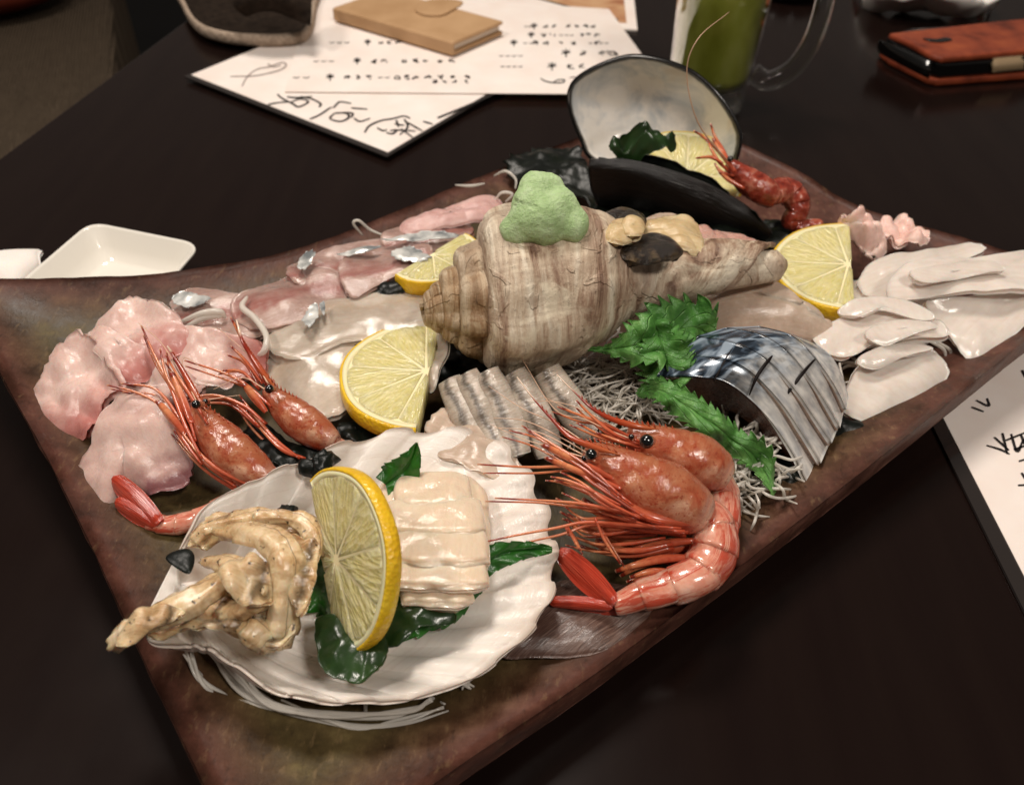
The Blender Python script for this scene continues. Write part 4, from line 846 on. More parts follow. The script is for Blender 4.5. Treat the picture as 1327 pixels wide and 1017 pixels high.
for i, (lab, out, h, a) in enumerate((
    ('grey pink fish slice with silver tip beside the thick radish curls', [(222, 390), (250, 378), (300, 386), (342, 396), (348, 425), (318, 445), (270, 440), (238, 425)], .034, 12),
    ('grey pink fish slice with red centre line in the middle of its row', [(300, 396), (340, 372), (390, 352), (440, 360), (448, 392), (410, 410), (360, 425), (318, 425)], .037, 25),
    ('grey pink fish slice with red centre line against the rim', [(372, 352), (405, 332), (460, 318), (505, 312), (512, 340), (470, 362), (420, 376), (385, 374)], .037, 25),
    ('grey fish slice touching the black gap sheet and lemon', [(440, 348), (480, 325), (530, 318), (560, 330), (545, 350), (500, 368), (455, 385)], .039, 22),
    ('grey fish slice with black spotted skin near the rim loop of radish', [(495, 308), (535, 294), (590, 288), (615, 298), (590, 318), (540, 332), (505, 330)], .038, 25))):
    t = thing('silver_fish_slice', W(*out[0][:2], h), lab, 'sashimi', GS)
    pslab('flesh', out, h, M['bass'], t, thick=.0032, dome=.001, ripple=.0035, rs=40, ang=a, seed=i, jag=.04, lo=.85, edge=.05)
    for q in ([[(224, 386), (240, 379), (262, 382), (268, 392), (245, 398), (230, 395)]], [[(392, 414), (402, 396), (412, 394), (412, 410), (400, 425)], [(414, 396), (420, 392), (420, 408)]], [[(384, 344), (398, 326), (410, 328), (400, 344), (388, 352)], [(440, 330), (460, 322), (490, 320), (470, 328)]], [[(505, 328), (525, 318), (545, 325), (560, 334), (540, 339), (515, 336)]], [[(500, 311), (530, 303), (560, 300), (590, 305), (540, 312)]])[i]:
        pslab('silver_skin', q, h + .0068, M['silver'], t, thick=.0005, dome=.0002, ripple=.0012, rs=90, n=60, m=8, jag=.3)
fish('pink_fish_slice', 'plain rosy fish slice near the far rim behind the lemon', [(520, 298), (560, 280), (610, 268), (645, 260), (650, 280), (610, 292), (570, 300), (535, 308)], .038, 'pinkfish', None, thick=.006, dome=.003, ripple=.003, ang=20)
GF = 'translucent flounder slices'
fish('flounder_slice', 'long translucent flounder slice running towards the whelk spire', [(345, 440), (390, 410), (440, 394), (500, 386), (560, 384), (592, 400), (580, 430), (530, 440), (460, 445), (390, 468), (355, 462)], .034, 'flounder', GF, thick=.005, dome=.002, ripple=.003, rs=36, jag=.05, lo=.8, edge=.05, ang=15)
fish('flounder_slice', 'translucent flounder slice left of the lemon half above prawn head', [(345, 470), (395, 452), (450, 446), (468, 480), (452, 530), (410, 545), (375, 520), (352, 500)], .030, 'flounder', GF, thick=.004, dome=.002, ripple=.003, rs=36, jag=.05, lo=.8, edge=.05, ang=60, seed=2)
fish('flounder_slice', 'thin translucent flounder slice in the gap right of the lemon half', [(540, 410, .03), (572, 418, .04), (582, 450, .04), (572, 480, .036), (560, 510, .032), (545, 480, .028)], .034, 'flounder', GF, thick=.003, dome=.002, ripple=.003, seed=4)
GK = 'grey striped whiting slices'
def strip(lab, spine, w, seed):
    """narrow fold: arched across, dark banded skin along its crest, fine cross ridges"""
    n, m = 70, 19; S = crom([W3(p) for p in spine], n); P = []; wm = w * MP(*spine[1])
    for i in range(n):
        t = (S[min(i + 1, n - 1)] - S[max(0, i - 1)]).normalized(); sd = t.cross(CZ).normalized(); f = i / (n - 1); r = []
        ww = wm * (.72 + .28 * math.sin(math.pi * (.12 + .8 * f))) * (1 + .08 * nz(S[i], 130, seed))
        for j in range(m):
            q = j / (m - 1) * 2 - 1; p = S[i] + sd * q * ww + CZ * (.0052 * (1 - q * q) ** .6 + .0003 * math.sin(f * 70 + 2 * q + 3 * nz(S[i], 200, seed)) * (1 - abs(q)) * max(0, .9 - f) + .0018 * nz(S[i] + sd * q * ww, 90, seed)); r.append(p)
        P.append(r)
    V, Fc = solid(P, n, m, .0026, prof=lambda i, j: rnd_edge(min(j, m - 1 - j, i * .3, (n - 1 - i) * .3) / m, .12, .5)); U = [(j / (m - 1), i / (n - 1)) for i in range(n) for j in range(m)] * 2
    return mesh('whiting_slice', V, Fc, M['sillago'], uv=U, label=lab, cat='sashimi', group=GK)
strip('grey striped whiting slice beside the lemon half, outermost of its row', [(582, 492, .040), (594, 520, .038), (612, 552, .034), (632, 588, .030)], 17, 0)
strip('grey striped whiting slice, second from the lemon half', [(604, 484, .044), (618, 514, .041), (634, 548, .037), (650, 586, .032)], 17, 1)
strip('grey striped whiting slice with glossy ridged skin, third from the lemon half', [(630, 482, .046), (645, 514, .043), (660, 550, .038), (672, 590, .033)], 19, 2)
strip('grey striped whiting slice directly under the long prawn beaks', [(664, 484, .044), (682, 516, .042), (700, 552, .036), (712, 590, .030)], 20, 3)
strip('grey striped whiting slice behind the prawn beaks next to radish threads', [(708, 480, .046), (724, 506, .043), (745, 535, .038), (768, 560, .032)], 20, 4)
fish('whiting_slice', 'plain pale whiting slice resting against the scallop shell rim', [(552, 560), (580, 530), (620, 548), (652, 572), (680, 612), (640, 622), (600, 605), (566, 590)], .035, 'paleslice', GK, thick=.0028, dome=.001, ripple=.004, rs=70, jag=.06)
fish('whelk_meat_slice', 'broad pale slice between whelk siphon, lemon half and mackerel', [(885, 400, .030), (920, 372, .040), (978, 358, .046), (1012, 375, .046), (1040, 405, .040), (1075, 428, .032), (1045, 445, .028), (980, 440, .030), (910, 430, .030)], .036, 'paleslice', None, thick=.008, dome=.007, ripple=.002, rs=40)
GW = 'white squid slices'
for i, (lab, out, h, th) in enumerate((
    ('white squid slice lowest on the platter with fine score lines', [(1086, 534, .022), (1098, 500, .027), (1118, 468, .032), (1155, 452, .034), (1190, 448, .034), (1222, 478, .028), (1218, 502, .024), (1170, 530, .021), (1123, 549, .019)], .026, .005),
    ('long white squid slice sticking out past the platter rim corner', [(1153, 388, .040), (1170, 347, .044), (1240, 338, .046), (1327, 331, .048), (1362, 332, .048), (1358, 372, .046), (1310, 380, .045), (1231, 384, .042)], .044, .006),
    ('pale squid slice behind the long squid strip beside ginger', [(1112, 370, .032), (1136, 335, .038), (1190, 326, .040), (1252, 318, .040), (1272, 332, .038), (1200, 352, .036), (1142, 388, .032)], .036, .006),
    ('white squid slice hanging down under the long squid strip by the rim', [(1198, 390, .038), (1250, 384, .040), (1330, 376, .042), (1340, 405, .038), (1300, 445, .030), (1262, 474, .024), (1246, 464, .025), (1222, 424, .032)], .034, .006),
    ('white squid slice folded across the middle of the squid pile', [(1052, 445, .030), (1095, 412, .036), (1144, 404, .040), (1196, 410, .041), (1222, 420, .040), (1224, 440, .037), (1170, 444, .036), (1125, 452, .034), (1090, 468, .030)], .037, .006),
    ('thin white squid slice between the lemon half and the squid pile', [(1086, 408, .038), (1102, 392, .042), (1128, 386, .044), (1175, 392, .045), (1212, 412, .044), (1190, 416, .043), (1140, 406, .042), (1110, 414, .040)], .043, .004),
    ('narrow ivory squid strip laid slantwise on the folded squid slice', [(1120, 432, .042), (1150, 414, .045), (1190, 418, .045), (1212, 430, .042), (1180, 436, .042), (1145, 446, .040)], .042, .005),
    ('short ivory squid strip between the folded slice and the lowest slice', [(1108, 470, .034), (1140, 450, .038), (1185, 444, .039), (1208, 452, .037), (1170, 462, .036), (1130, 480, .032)], .036, .005),
    ('narrow ivory squid strip on top of the long squid strip', [(1180, 352, .050), (1225, 342, .052), (1285, 340, .052), (1300, 350, .051), (1240, 358, .050), (1196, 366, .049)], .050, .005),
    ('white squid slice partly hidden under lemon half and squid pile', [(1060, 420), (1100, 370), (1150, 372), (1200, 392), (1215, 430), (1160, 440), (1100, 450)], .027, .006))):
    fish('squid_slice', lab, out, h, 'squid', GW, thick=th * .55, dome=.0005, ripple=.0034, rs=36, ang=-30 + i * 25, seed=i, lo=.92, edge=.03, jag=.03)
def ginger():
    for i, (lab, out, h) in enumerate((('pale pink ginger slice standing by the lemon half', [(1086, 285, .044), (1100, 276, .05), (1120, 276, .05), (1140, 292, .046), (1147, 325, .034), (1130, 338, .03), (1110, 318, .034), (1095, 300, .04)], .04), ('crumpled pale pink ginger strip against the far rim', [(1135, 300), (1150, 290), (1165, 288), (1180, 300), (1200, 302), (1202, 318), (1185, 325), (1160, 318), (1142, 316)], .036))):
        pslab('ginger_slice', out, h, M['ginger'], thick=.003, dome=.003, ripple=.009, rs=100, seed=i, jag=.06, label=lab, cat='ginger')
ginger()
# ------------------------------------------------------------------ mackerel
def mackerel():
    C = [[(851, 489, .044), (900, 488, .050), (940, 494, .050), (985, 530, .042), (1022, 582, .030), (1044, 627, .021)],
         [(872, 462, .048), (925, 466, .055), (965, 478, .055), (1005, 518, .046), (1034, 562, .033), (1058, 603, .023)],
         [(902, 438, .050), (952, 447, .057), (992, 467, .056), (1028, 508, .047), (1050, 542, .035), (1072, 577, .025)],
         [(940, 427, .050), (985, 436, .057), (1022, 460, .055), (1048, 495, .046), (1066, 525, .036), (1083, 557, .026)],
         [(982, 425, .049), (1022, 436, .055), (1050, 460, .052), (1070, 488, .044), (1082, 510, .036), (1091, 533, .028)],
         [(1028, 436, .046), (1056, 448, .049), (1076, 464, .047), (1087, 482, .041), (1093, 498, .035), (1097, 514, .030)]]
    labs = ['mackerel slice with dark cut face, foremost of the fan towards the prawns', 'mackerel slice second in the fan from the dark cut face', 'mackerel slice third in the fan from the dark cut face', 'mackerel slice fourth in the fan, half blue half silver', 'palest silver mackerel slice at the squid end of the fan']
    firsts = []
    for i in range(5):
        t = thing('mackerel_slice', W(C[i][2][0], C[i][2][1], .02), labs[i], 'sashimi', 'fanned mackerel slices'); firsts.append(t)
        a, b = C[i], C[i + 1]; b = [(p[0], p[1], p[2] - ((0, 0, .0006, .0022, .0042, .0045)[j] if i < 4 else 0)) for j, p in enumerate(b)]; a = [(p[0] + ((.5, .5, .7, 1.5, 2.5, 3.5)[j] if i else 0), p[1] - ((.4, .4, .6, 1, 1.5, 2)[j] if i else 0), p[2] + ((0, 0, .0002, .0006, .0012, .0012)[j] if i else 0)) for j, p in enumerate(a)]
        mid = [((p[0] + q[0]) / 2, (p[1] + q[1]) / 2, (p[2] + q[2]) / 2 + .0006) for p, q in zip(a, b)]
        # skin
        V = None; R = [a, mid, b]; nv, nu = 44, 9
        L = [crom([W3(p) for p in r], nv) for r in R]; G = [crom(cc, nu) for cc in zip(*L)]
        P = [[G[j][u] for j in range(nv)] for u in range(nu)]
        VV, Fc = solid(P, nu, nv, .0016, prof=lambda u, j: 1)
        U = [(j / (nv - 1), (i + u / (nu - 1)) / 5) for u in range(nu) for j in range(nv)] * 2
        mesh('skin', VV, Fc, M['saba'], t, uv=U)
        # flesh wedge below the skin, down to the platter
        down = [[], [], []]
        for k2, r in enumerate(L):
            for j, p in enumerate(r):
                q = p.copy(); q.z -= .001; d = Vector((0, 0, 0)); bz = max(.0185, p.z - .028 * (1 - .55 * j / (nv - 1))); down[k2].append((q, Vector((p.x + .012 * (1 - j / (nv - 1)), p.y + .006, bz))))
        V, Fc = [], []
        ring = lambda j: [down[0][j][0], down[1][j][0], down[2][j][0], down[2][j][1], down[1][j][1], down[0][j][1]]
        for j in range(nv): V += ring(j)
        for j in range(nv - 1):
            for q in range(6): Fc.append((j * 6 + q, j * 6 + (q + 1) % 6, (j + 1) * 6 + (q + 1) % 6, (j + 1) * 6 + q))
        Fc += [tuple(range(5, -1, -1)), tuple((nv - 1) * 6 + q for q in range(6))]
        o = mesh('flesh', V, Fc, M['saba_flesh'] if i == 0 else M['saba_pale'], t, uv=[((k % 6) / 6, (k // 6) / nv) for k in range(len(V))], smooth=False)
    # double cuts: dark slits scored across the skin of the inner slices
    for cut in ([(973, 425, .0500), (952, 449, .0569), (938, 470, .0556), (925, 494, .0512)], [(1021, 437, .0548), (1000, 462, .0566), (982, 486, .0542), (971, 512, .0480)], [(1064, 457, .0488), (1045, 478, .0516), (1026, 502, .0482), (1012, 522, .0435)]):
        mb = MB(); V, Fc, U = ftube([W3(p) for p in cut], [.0002, .0007, .0008, .0003], 8, .9, up=CX, n=24); mb.add(V, Fc, U); mb.build('score_cut', M['cut_dark'], firsts[2])
mackerel()
# ------------------------------------------------------------------ whelk
def whelk():
    A, T = W(541, 406, .056), W(1013, 343, .058); ax = (T - A); L = ax.length; ax.normalize()
    t = thing('whelk_shell', W(720, 460, .018), 'large tan whelk shell lying on its side with wasabi on top', 'shell')
    u0 = (Vector((0, 0, 1)) - ax * ax.z).normalized(); v0 = ax.cross(u0); g = 1.56; S = L / 470
    prof = [(92, 54), (93, 76), (99, 91), (122, 100), (160, 100), (200, 95), (235, 85), (268, 68), (300, 52), (335, 41), (375, 33), (415, 29), (450, 27), (470, 24)]
    pf = crom([(a * S, b * S, 0) for a, b in prof], 56); turns = 5; nt = 56 * turns; PH = rad(62)
    # the last whorl opens out towards the lip
    P = []
    for i in range(nt + 1):
        q = i / 56 - turns; sc = g ** q; an = 2 * math.pi * q + PH; r = []
        for j, p in enumerate(pf):
            s, rr = p.x * sc, p.y * sc
            f = j / 55
            if f > .62: rr *= 1 - .10 * (f - .62)
            rib = (.016 * math.sin(an * 5 + 3 * f) + .012 * math.sin(an * 13 + 2 * f)) * (1 if f < .6 else .25) + .0035 * math.sin(f * 110) + .02 * max(0, math.sin(an * 3.5 + 1.2 * f)) ** 8 * (f < .7) + (.08 * math.sin(an * 8 + 1.5 * f) + .05 * math.sin(an * 3.3)) * max(0, min(1, -q * 1.2)) * (f < .4)
            d = (u0 * math.cos(-an) + v0 * math.sin(-an)); pt = A + ax * s + d * rr * (1 + rib)
            fk = nz(pt, 34, 3) + .35 * nz(pt, 110, 3); pt += d * (max(sc, .3)) * (.0020 * nz(pt, 50) + .0012 * nz(pt, 170) + .0020 * max(0, min(1, (fk - .05) * 14)) + .0012 * max(0, min(1, (fk + .25) * 14)))
            r.append(pt)
        P.append(r)
    nj = 56; V = [p for r in P for p in r]; U = [(i / 56 , j / 55) for i in range(nt + 1) for j in range(nj)]
    Fc = [(i * nj + j, (i + 1) * nj + j, (i + 1) * nj + j + 1, i * nj + j + 1) for i in range(nt) for j in range(nj - 1)]
    o = mesh('shell_body', V, Fc, M['whelk'], t, uv=U); m = o.modifiers.new('thick', 'SOLIDIFY'); m.thickness = .0022; m.offset = -1 
    # columella and siphon lining, a smooth tapering rod along the axis
    cp = [A + ax * (s * S) for s in (40, 120, 200, 280, 350, 420, 462, 474)]
    V, Fc, U = ftube(cp, [r * S for r in (8, 30, 34, 30, 25, 22, 20, 8)], 24); mesh('columella', V, Fc, M['whelk'], t, uv=[(4.5 + u * .4, .4 + .6 * v) for u, v in U])
    return A, ax, S
WA, WAX, WS = whelk()
def whelk_meat():
    for i, (lab, out, h, mt, th, dm) in enumerate((
        ('glossy dark whelk gut lump in the shell mouth', [(800, 318), (815, 306), (845, 304), (872, 312), (878, 322), (850, 332), (815, 332)], .082, 'gill', .010, .008),
        ('dark olive whelk flap next to the wasabi', [(758, 290), (775, 276), (800, 270), (830, 272), (832, 286), (805, 300), (780, 306), (764, 304)], .082, 'gill', .007, .006),
        ('amber whelk meat cube beside the dark flap', [(785, 296), (800, 284), (822, 284), (826, 300), (806, 310), (790, 310)], .088, 'clam', .008, .004),
        ('small pale whelk meat cube touching the dark gut', [(808, 288), (814, 278), (828, 278), (830, 292), (818, 298)], .092, 'clam', .008, .003),
        ('yellow whelk meat slice behind the dark gut', [(832, 300), (845, 284), (880, 276), (905, 292), (908, 318), (880, 318), (850, 308)], .074, 'clam', .009, .006),
        ('pale whelk meat slice under the mussel shell edge', [(830, 286), (845, 274), (875, 272), (900, 284), (890, 296), (855, 294)], .070, 'paleslice', .006, .004),
        ('rosy rimmed clam slice lying right of the whelk mouth', [(902, 300), (925, 290), (955, 294), (980, 306), (988, 320), (960, 322), (925, 320), (906, 316)], .058, 'clampink', .005, .004),
        ('rosy rimmed clam slice partly hidden under the yellow meat', [(862, 282), (890, 280), (918, 292), (928, 306), (905, 312), (880, 300)], .060, 'clampink', .005, .004))):
        out = [(x, y + 10) for x, y in out]
        pslab('shellfish_meat', out, h - .003, M[mt], thick=th * .7, dome=dm * .45, ripple=.0028, rs=75, seed=i, jag=.1, label=lab, cat='shellfish', group='meat heaped in the whelk mouth')
whelk_meat()
def wasabi():
    c = W(703, 272, .098); m = MP(703, 272, .098); B = [(c + CX * x * m + CY * y * m + CZ * z * m, r * m) for x, y, z, r in ((0, -12, 0, 36), (-8, 28, 0, 22), (10, 30, -4, 18), (-42, -24, 0, 14), (40, -14, 0, 18), (24, 6, 4, 22), (-24, -16, 8, 20), (38, -24, 4, 18), (-16, 8, 6, 22), (-34, -30, 4, 16))]
    V, Fc, U = ball(c, 1, (1, 1, 1), 96, 64); out = []
    def sd(p):                                            # smooth union of lobes
        s = 0
        for q, r in B: s += math.exp(-((p - q).length - r) / (3.5 * m))
        return -math.log(max(s, 1e-30)) * 3.5 * m
    for v in V:
        d = (v - c).normalized(); t = 75 * m
        for _ in range(14):
            e = sd(c + d * t)
            t -= e * .8
        p = c + d * t; p += d * m * (3.4 * nz(p, 60, 2) + 1.5 * nz(p, 170, 3) + .8 * nz(p, 480, 4) + .4 * nz(p, 1000, 5)); 
        cr = abs(nz(p, 45, 9)); p -= d * m * 2.2 * max(0, 1 - cr * 22) * max(0, min(1, nz(p, 40, 12) * 4))
        out.append(p)
    mesh('wasabi_mound', out, Fc, M['wasabi'], uv=U, label='pale green lump of wasabi sitting on the whelk shell', cat='wasabi')
wasabi()
# ------------------------------------------------------------------ shiso beside whelk
leaf('shiso_leaf', 'bright green shiso leaf with long tip pointing at the whelk', [(752, 451, .050), (790, 452, .052), (830, 446, .055), (870, 430, .056), (905, 425, .050), (925, 440, .044)], [1.5, 6, 26, 40, 36, 16], 'shiso', teeth=16, amp=.6, crumple=.013, seed=1)
leaf('shiso_leaf', 'bright green shiso leaf curling down between radish and mackerel', [(828, 512, .036), (850, 505, .042), (880, 522, .043), (915, 548, .041), (950, 572, .038), (985, 598, .032), (996, 638, .022)], [3, 13, 18, 18, 17, 18, 7], 'shiso', teeth=22, amp=.55, crumple=.016, seed=2)
leaf('shiso_leaf', 'green shiso leaf standing against the dark mackerel cut face', [(835, 405, .056), (850, 425, .058), (860, 450, .056), (868, 480, .05), (880, 505, .046)], [2, 16, 30, 34, 24], 'shiso', teeth=14, amp=.6, crumple=.013, seed=6)
# ------------------------------------------------------------------ mussel
def mussel():
    # back valve, standing, its hollow towards the camera
    out = [(766, 206), (752, 180), (740, 150), (737, 118), (758, 94), (808, 74), (852, 76), (900, 95), (935, 128), (958, 168), (957, 200), (940, 232), (905, 246), (860, 240), (810, 225)]
    base = W(860, 236, .028); n = 120; m = 22
    def pt(x, y):
        f = (y - 236) / (74 - 236); return WY(x, y, base.y + .022 * f + .012 * (x - 860) / 100 * -1)
    B = crom([pt(*p) for p in out], n, True); c = pt(846, 160); P = []
    ax = (pt(846, 100) - pt(846, 220)).normalized(); nr = ax.cross(Vector((1, -.0, 0))).normalized(); nr = nr if nr.y > 0 else -nr
    for i in range(n):
        r = []
        for j in range(m):
            q = .02 + .98 * j / (m - 1); p = c.lerp(B[i], q * (1 + .006 * nz(B[i], 200) * q)); p += nr * (.026 * (1 - q ** 2.2)) + nr * .0012 * nz(p, 45); r.append(p)
        P.append(r)
    V, Fc = solid(P, n, m, .0024, close_u=True, prof=lambda i, j: 1); N = n * m
    k = len(Fc)
    U = [(i / n, j / (m - 1)) for i in range(n) for j in range(m)] + [(i / n, 1.0) for i in range(n) for j in range(m)]
    Fc.append(tuple(i * m for i in range(n))[::-1]); Fc.append(tuple(N + i * m for i in range(n)))
    mesh('mussel_valve', V, Fc, M['nacre'], uv=U, label='upright mussel valve showing pearly white hollow and black rim', cat='shell')
    # front valve, black outside towards the camera
    rows = [[(764, 206, .060), (820, 208, .061), (880, 224, .058), (930, 244, .052), (970, 268, .044), (1001, 300, .032)],
            [(763, 220, .054), (818, 224, .056), (876, 240, .053), (926, 258, .047), (966, 279, .040), (1000, 304, .030)],
            [(766, 244, .040), (820, 250, .042), (874, 264, .041), (924, 280, .037), (962, 294, .032), (993, 309, .026)],
            [(776, 268, .024), (824, 275, .025), (876, 288, .025), (922, 301, .024), (956, 308, .022), (984, 312, .021)]]
    sheet('mussel_valve', rows, .0026, M['mussel'], nu=30, nv=60, ripple=.0012, rs=50, edge=.05, lo=.5, label='black mussel valve with glossy outside, lying on its rim before the lemon', cat='shell')
mussel()
pslab('wakame', [(790, 196, .064), (800, 176, .070), (830, 166, .074), (860, 168, .072), (880, 180, .068), (850, 196, .064), (815, 204, .060)], .066, M['wakame'], thick=.0012, dome=.001, ripple=.012, rs=70, jag=.1, label='dark wakame folds inside the open mussel shell', cat='seaweed')
pslab('wakame', [(775, 206, .056), (830, 200, .058), (900, 220, .056), (960, 262, .046), (985, 290, .036), (940, 275, .040), (870, 240, .048), (810, 222, .052)], .05, M['nori'], thick=.002, dome=-.006, ripple=.003, rs=90, label='black seaweed filling the front mussel valve', cat='seaweed')
# ------------------------------------------------------------------ prawns
def cv(sc, ox, oy): return lambda x, y, h: (ox + x * sc, oy + y * sc, h)
def blade(parent, name, base, tip, wpx, mat, thick=.0022):
    n = 18; a, b = W3(base), W3(tip); d = (b - a); sd = d.cross(CZ).normalized(); w = wpx * MP(*base); P = []
    for i in range(n):
        f = i / (n - 1); ww = w * (.35 + .65 * math.sin(math.pi * min(1, .12 + .80 * f) ** 1.1)) * (1 if f < .9 else 1 - (f - .9) * 5)
        P.append([a + d * f + sd * ww * q - CZ * (q * q * .0012) + CZ * .0008 * math.sin(q * 3) for q in (-1, -.6, -.2, .2, .6, 1)])
    V, Fc = solid(P, n, 6, thick, prof=lambda i, j: (.5 if j in (0, 5) else 1) * (.4 if i in (0, n - 1) else 1)); U = [(j / 5, i / (n - 1)) for i in range(n) for j in range(6)] * 2
    return mesh(name, V, Fc, M[mat], parent, uv=U)
LR = random.Random(11)
def prawn(label, carap, rostrum, eyes, legs, ants, abdomen, tail, scales=(), matc='carapace', mata='abdomen', teeth=14, up=None, legw=2.9, twin=False, bulk=1.16):
    base = carap[len(carap) // 2]; b = W(base[0], base[1], .018); t = thing('prawn', b, label, 'prawn')
    path = [W3(p) for p in carap]; R = [bulk * p[3] * MP(*p[:3]) for p in carap]
    dors = up if up is not None else camvec(.45, 1, .35); n = 60; cen = crom(path, n); V2 = []
    V, Fc, U = ftube(path, R, 32, 1.0, up=dors, n=n)
    for i, v in enumerate(V):
        k = i // 32; d = v - cen[k]; a = (i % 32) / 32 * 2 * math.pi; e0, e1 = k / (n - 1), 1 - k / (n - 1)
        s = 1.0
        if e0 < .06: s *= .72 + .28 * (e0 / .06) ** .5             # front edge
        if e1 < .05: s *= .86 + .14 * (e1 / .05)                    # hem at the back
        if .055 < e1 < .085: s *= .975
        s *= 1 + .06 * max(0, math.cos(a)) ** 14 - .10 * abs(math.sin(a)) ** 2 - .05 * max(0, -math.cos(a))
        aa = min(a, 2 * math.pi - a)
        s *= 1 - .055 * math.exp(-((e0 - .40 - .16 * math.cos(aa)) / .018) ** 2) - .04 * math.exp(-((aa - 1.75 - .3 * e0) / .09) ** 2) * (e0 > .12) - .03 * math.exp(-((e0 - .70 - .1 * math.cos(aa)) / .015) ** 2) * (aa > .6)
        s *= 1 + .05 * nz(v, 120) + .025 * nz(v, 330)
        V2.append(cen[k] + d * s)
    ca = mesh('carapace', V2, Fc, M[matc], t, uv=U)
    if rostrum:
        P = [W3(p) for p in rostrum]; m0 = MP(*rostrum[0]); n = 36
        V, Fc, U = ftube(P, [.8 * m0, 4.4 * m0, 3.6 * m0, 2.4 * m0] + [1.0 * m0] * (len(P) - 4), 8, n=n); ro = mesh('rostrum', V, Fc, M['rostrum'], t, uv=U)
        S = crom(P, 60); mb = MB()
        for q in range(teeth):
            f = int(2 + 44 * q / teeth); p = S[f]; d = (S[f + 1] - S[f - 1]).normalized(); up_ = (CZ * .3 + CY).normalized(); up_ = (up_ - d * up_.dot(d)).normalized(); l = m0 * (7.5 - 3 * q / teeth)
            V, Fc, U = ftube([p + up_ * m0 * 2, p + up_ * l + d * l * .9], [m0 * 1.2, m0 * .25], 5, n=3); mb.add(V, Fc, [(0, .3)] * len(V))
        for q in range(9):                                 # saw crest on the front half of the back
            k = int(2 + 28 * q / 9); p = V2[k * 32]; d = (cen[max(0, k - 1)] - cen[k + 1]).normalized(); up_ = (p - cen[k]).normalized(); l = m0 * (7 - .5 * q)
            V, Fc, U = ftube([p - up_ * m0, p + up_ * l * .8 + d * l], [m0 * 1.6, m0 * .3], 5, n=3); mb.add(V, Fc, [(0, .3)] * len(V))
        mb.build('teeth', M['rostrum'], ro)
    for (x, y, h, r) in eyes:
        c = W(x, y, h); rr = r * MP(x, y, h); V, Fc, U = ball(c, rr, (1, 1, 1), 18, 12); e = mesh('eye', V, Fc, M['eye'], t, uv=U)
        V, Fc, U = ftube([c - CZ * rr * .2, c - CZ * rr * 1.6 + CX * rr * .9], [rr * .8, rr * .7], 10, n=4); mesh('eye_stalk', V, Fc, M[matc], e, uv=U)
    for l in legs:
        w = legw
        if isinstance(l[0], (int, float)): w, l = l
        n = len(l); tube('leg', l, [w * (.55 if i == 0 else 1.15 - .75 * i / (n - 1)) for i in range(n)], M['leg'], t, sides=7)
        if twin:
            dx, dy = LR.uniform(-9, 9), LR.uniform(3, 11); l2 = [(x + dx * (.3 + i / n) + LR.uniform(-3, 3), y + dy * (.3 + i / n) + LR.uniform(-3, 3), h - .004) for i, (x, y, h) in enumerate(l)]
            tube('leg', l2, [w * .85 * (1.15 - .75 * i / (n - 1)) for i in range(n)], M['leg'], t, sides=7)
    for a in ants: n = len(a); tube('antenna', a, [1.1 * (1 - .7 * i / (n - 1)) for i in range(n)], M['antenna'], t, sides=5, n=24)
    for bs, tp, w in scales: blade(t, 'antennal_scale', bs, tp, w, 'leg', .0012)
    if abdomen:
        P = [W3(p) for p in abdomen]; Rr = [(1 + (bulk - 1) * .6) * p[3] * MP(*p[:3]) for p in abdomen]; n = 66; C = crom(P, n); RR = [v.x for v in crom([(r, 0, 0) for r in Rr], n)]; ns = 6
        for s in range(ns):
            i0, i1 = max(0, int(s * n / ns) - 2), min(n - 1, int((s + 1) * n / ns) + 1)
            if i1 - i0 < 3: continue
            cc = C[i0:i1 + 1]; rr = [r * (.955 + .075 * (k / (i1 - i0))) * (.9 if k in (0, i1 - i0) else 1) for k, r in enumerate(RR[i0:i1 + 1])]
            V, Fc, U = ftube(cc, rr, 22, .9, n=14); V = [v + Vector((nz(v, 130, s), nz(v, 130, s + 1), nz(v, 130, s + 2))) * .0008 for v in V]
            mesh('abdomen_segment', V, Fc, M[mata], t, uv=[(u, v * .5 + s * .37) for u, v in U])
    for bs, tp, w in tail: blade(t, 'tail_fan', bs, tp, w, 'tail' if matc == 'carapace' else 'redprawn', .003)
    return t
c6, c4_, c8 = cv(.413, 540, 440), cv(.3737, 0, 340), cv(.2713, 720, 60)
def pl(c, pts, h0, h1): n = len(pts); return [c(x, y, lerp(h0, h1, i / (n - 1))) for i, (x, y) in enumerate(pts)]
# B behind
prawn('whole prawn with large black eye lying against radish and shiso, behind its twin',
      [(811, 563, .052, 11), (828, 569, .051, 17), (852, 580, .049, 24), (888, 595, .046, 31), (922, 609, .043, 27), (944, 622, .041, 15)],
      pl(c6, [(760, 282), (690, 272), (610, 248), (550, 215), (495, 165), (440, 110)], .058, .064), [(838, 572, .064, 9.5), (818, 566, .058, 4)],
      [pl(c6, [(700, 330), (610, 290), (540, 230), (500, 190)], .055, .062), pl(c6, [(700, 320), (600, 270), (520, 240), (440, 210)], .056, .06), pl(c6, [(690, 330), (600, 310), (500, 260)], .055, .06), pl(c6, [(700, 340), (640, 320), (560, 290)], .055, .06)],
      [pl(c6, [(680, 310), (560, 240), (460, 200), (360, 190)], .056, .056), pl(c6, [(680, 315), (560, 265), (470, 215), (400, 180)], .057, .060), pl(c6, [(640, 300), (520, 250), (430, 215), (330, 60)], .056, .050)],
      [(932, 616, .038, 16), (938, 640, .034, 18), (938, 668, .031, 19), (934, 698, .029, 19), (920, 728, .026, 19), (900, 752, .024, 18), (860, 772, .022, 14), (815, 790, .021, 10)],
      [((815, 790, .024), (742, 786, .023), 7), ((815, 792, .024), (750, 796, .023), 8)], twin=True, bulk=1.22)
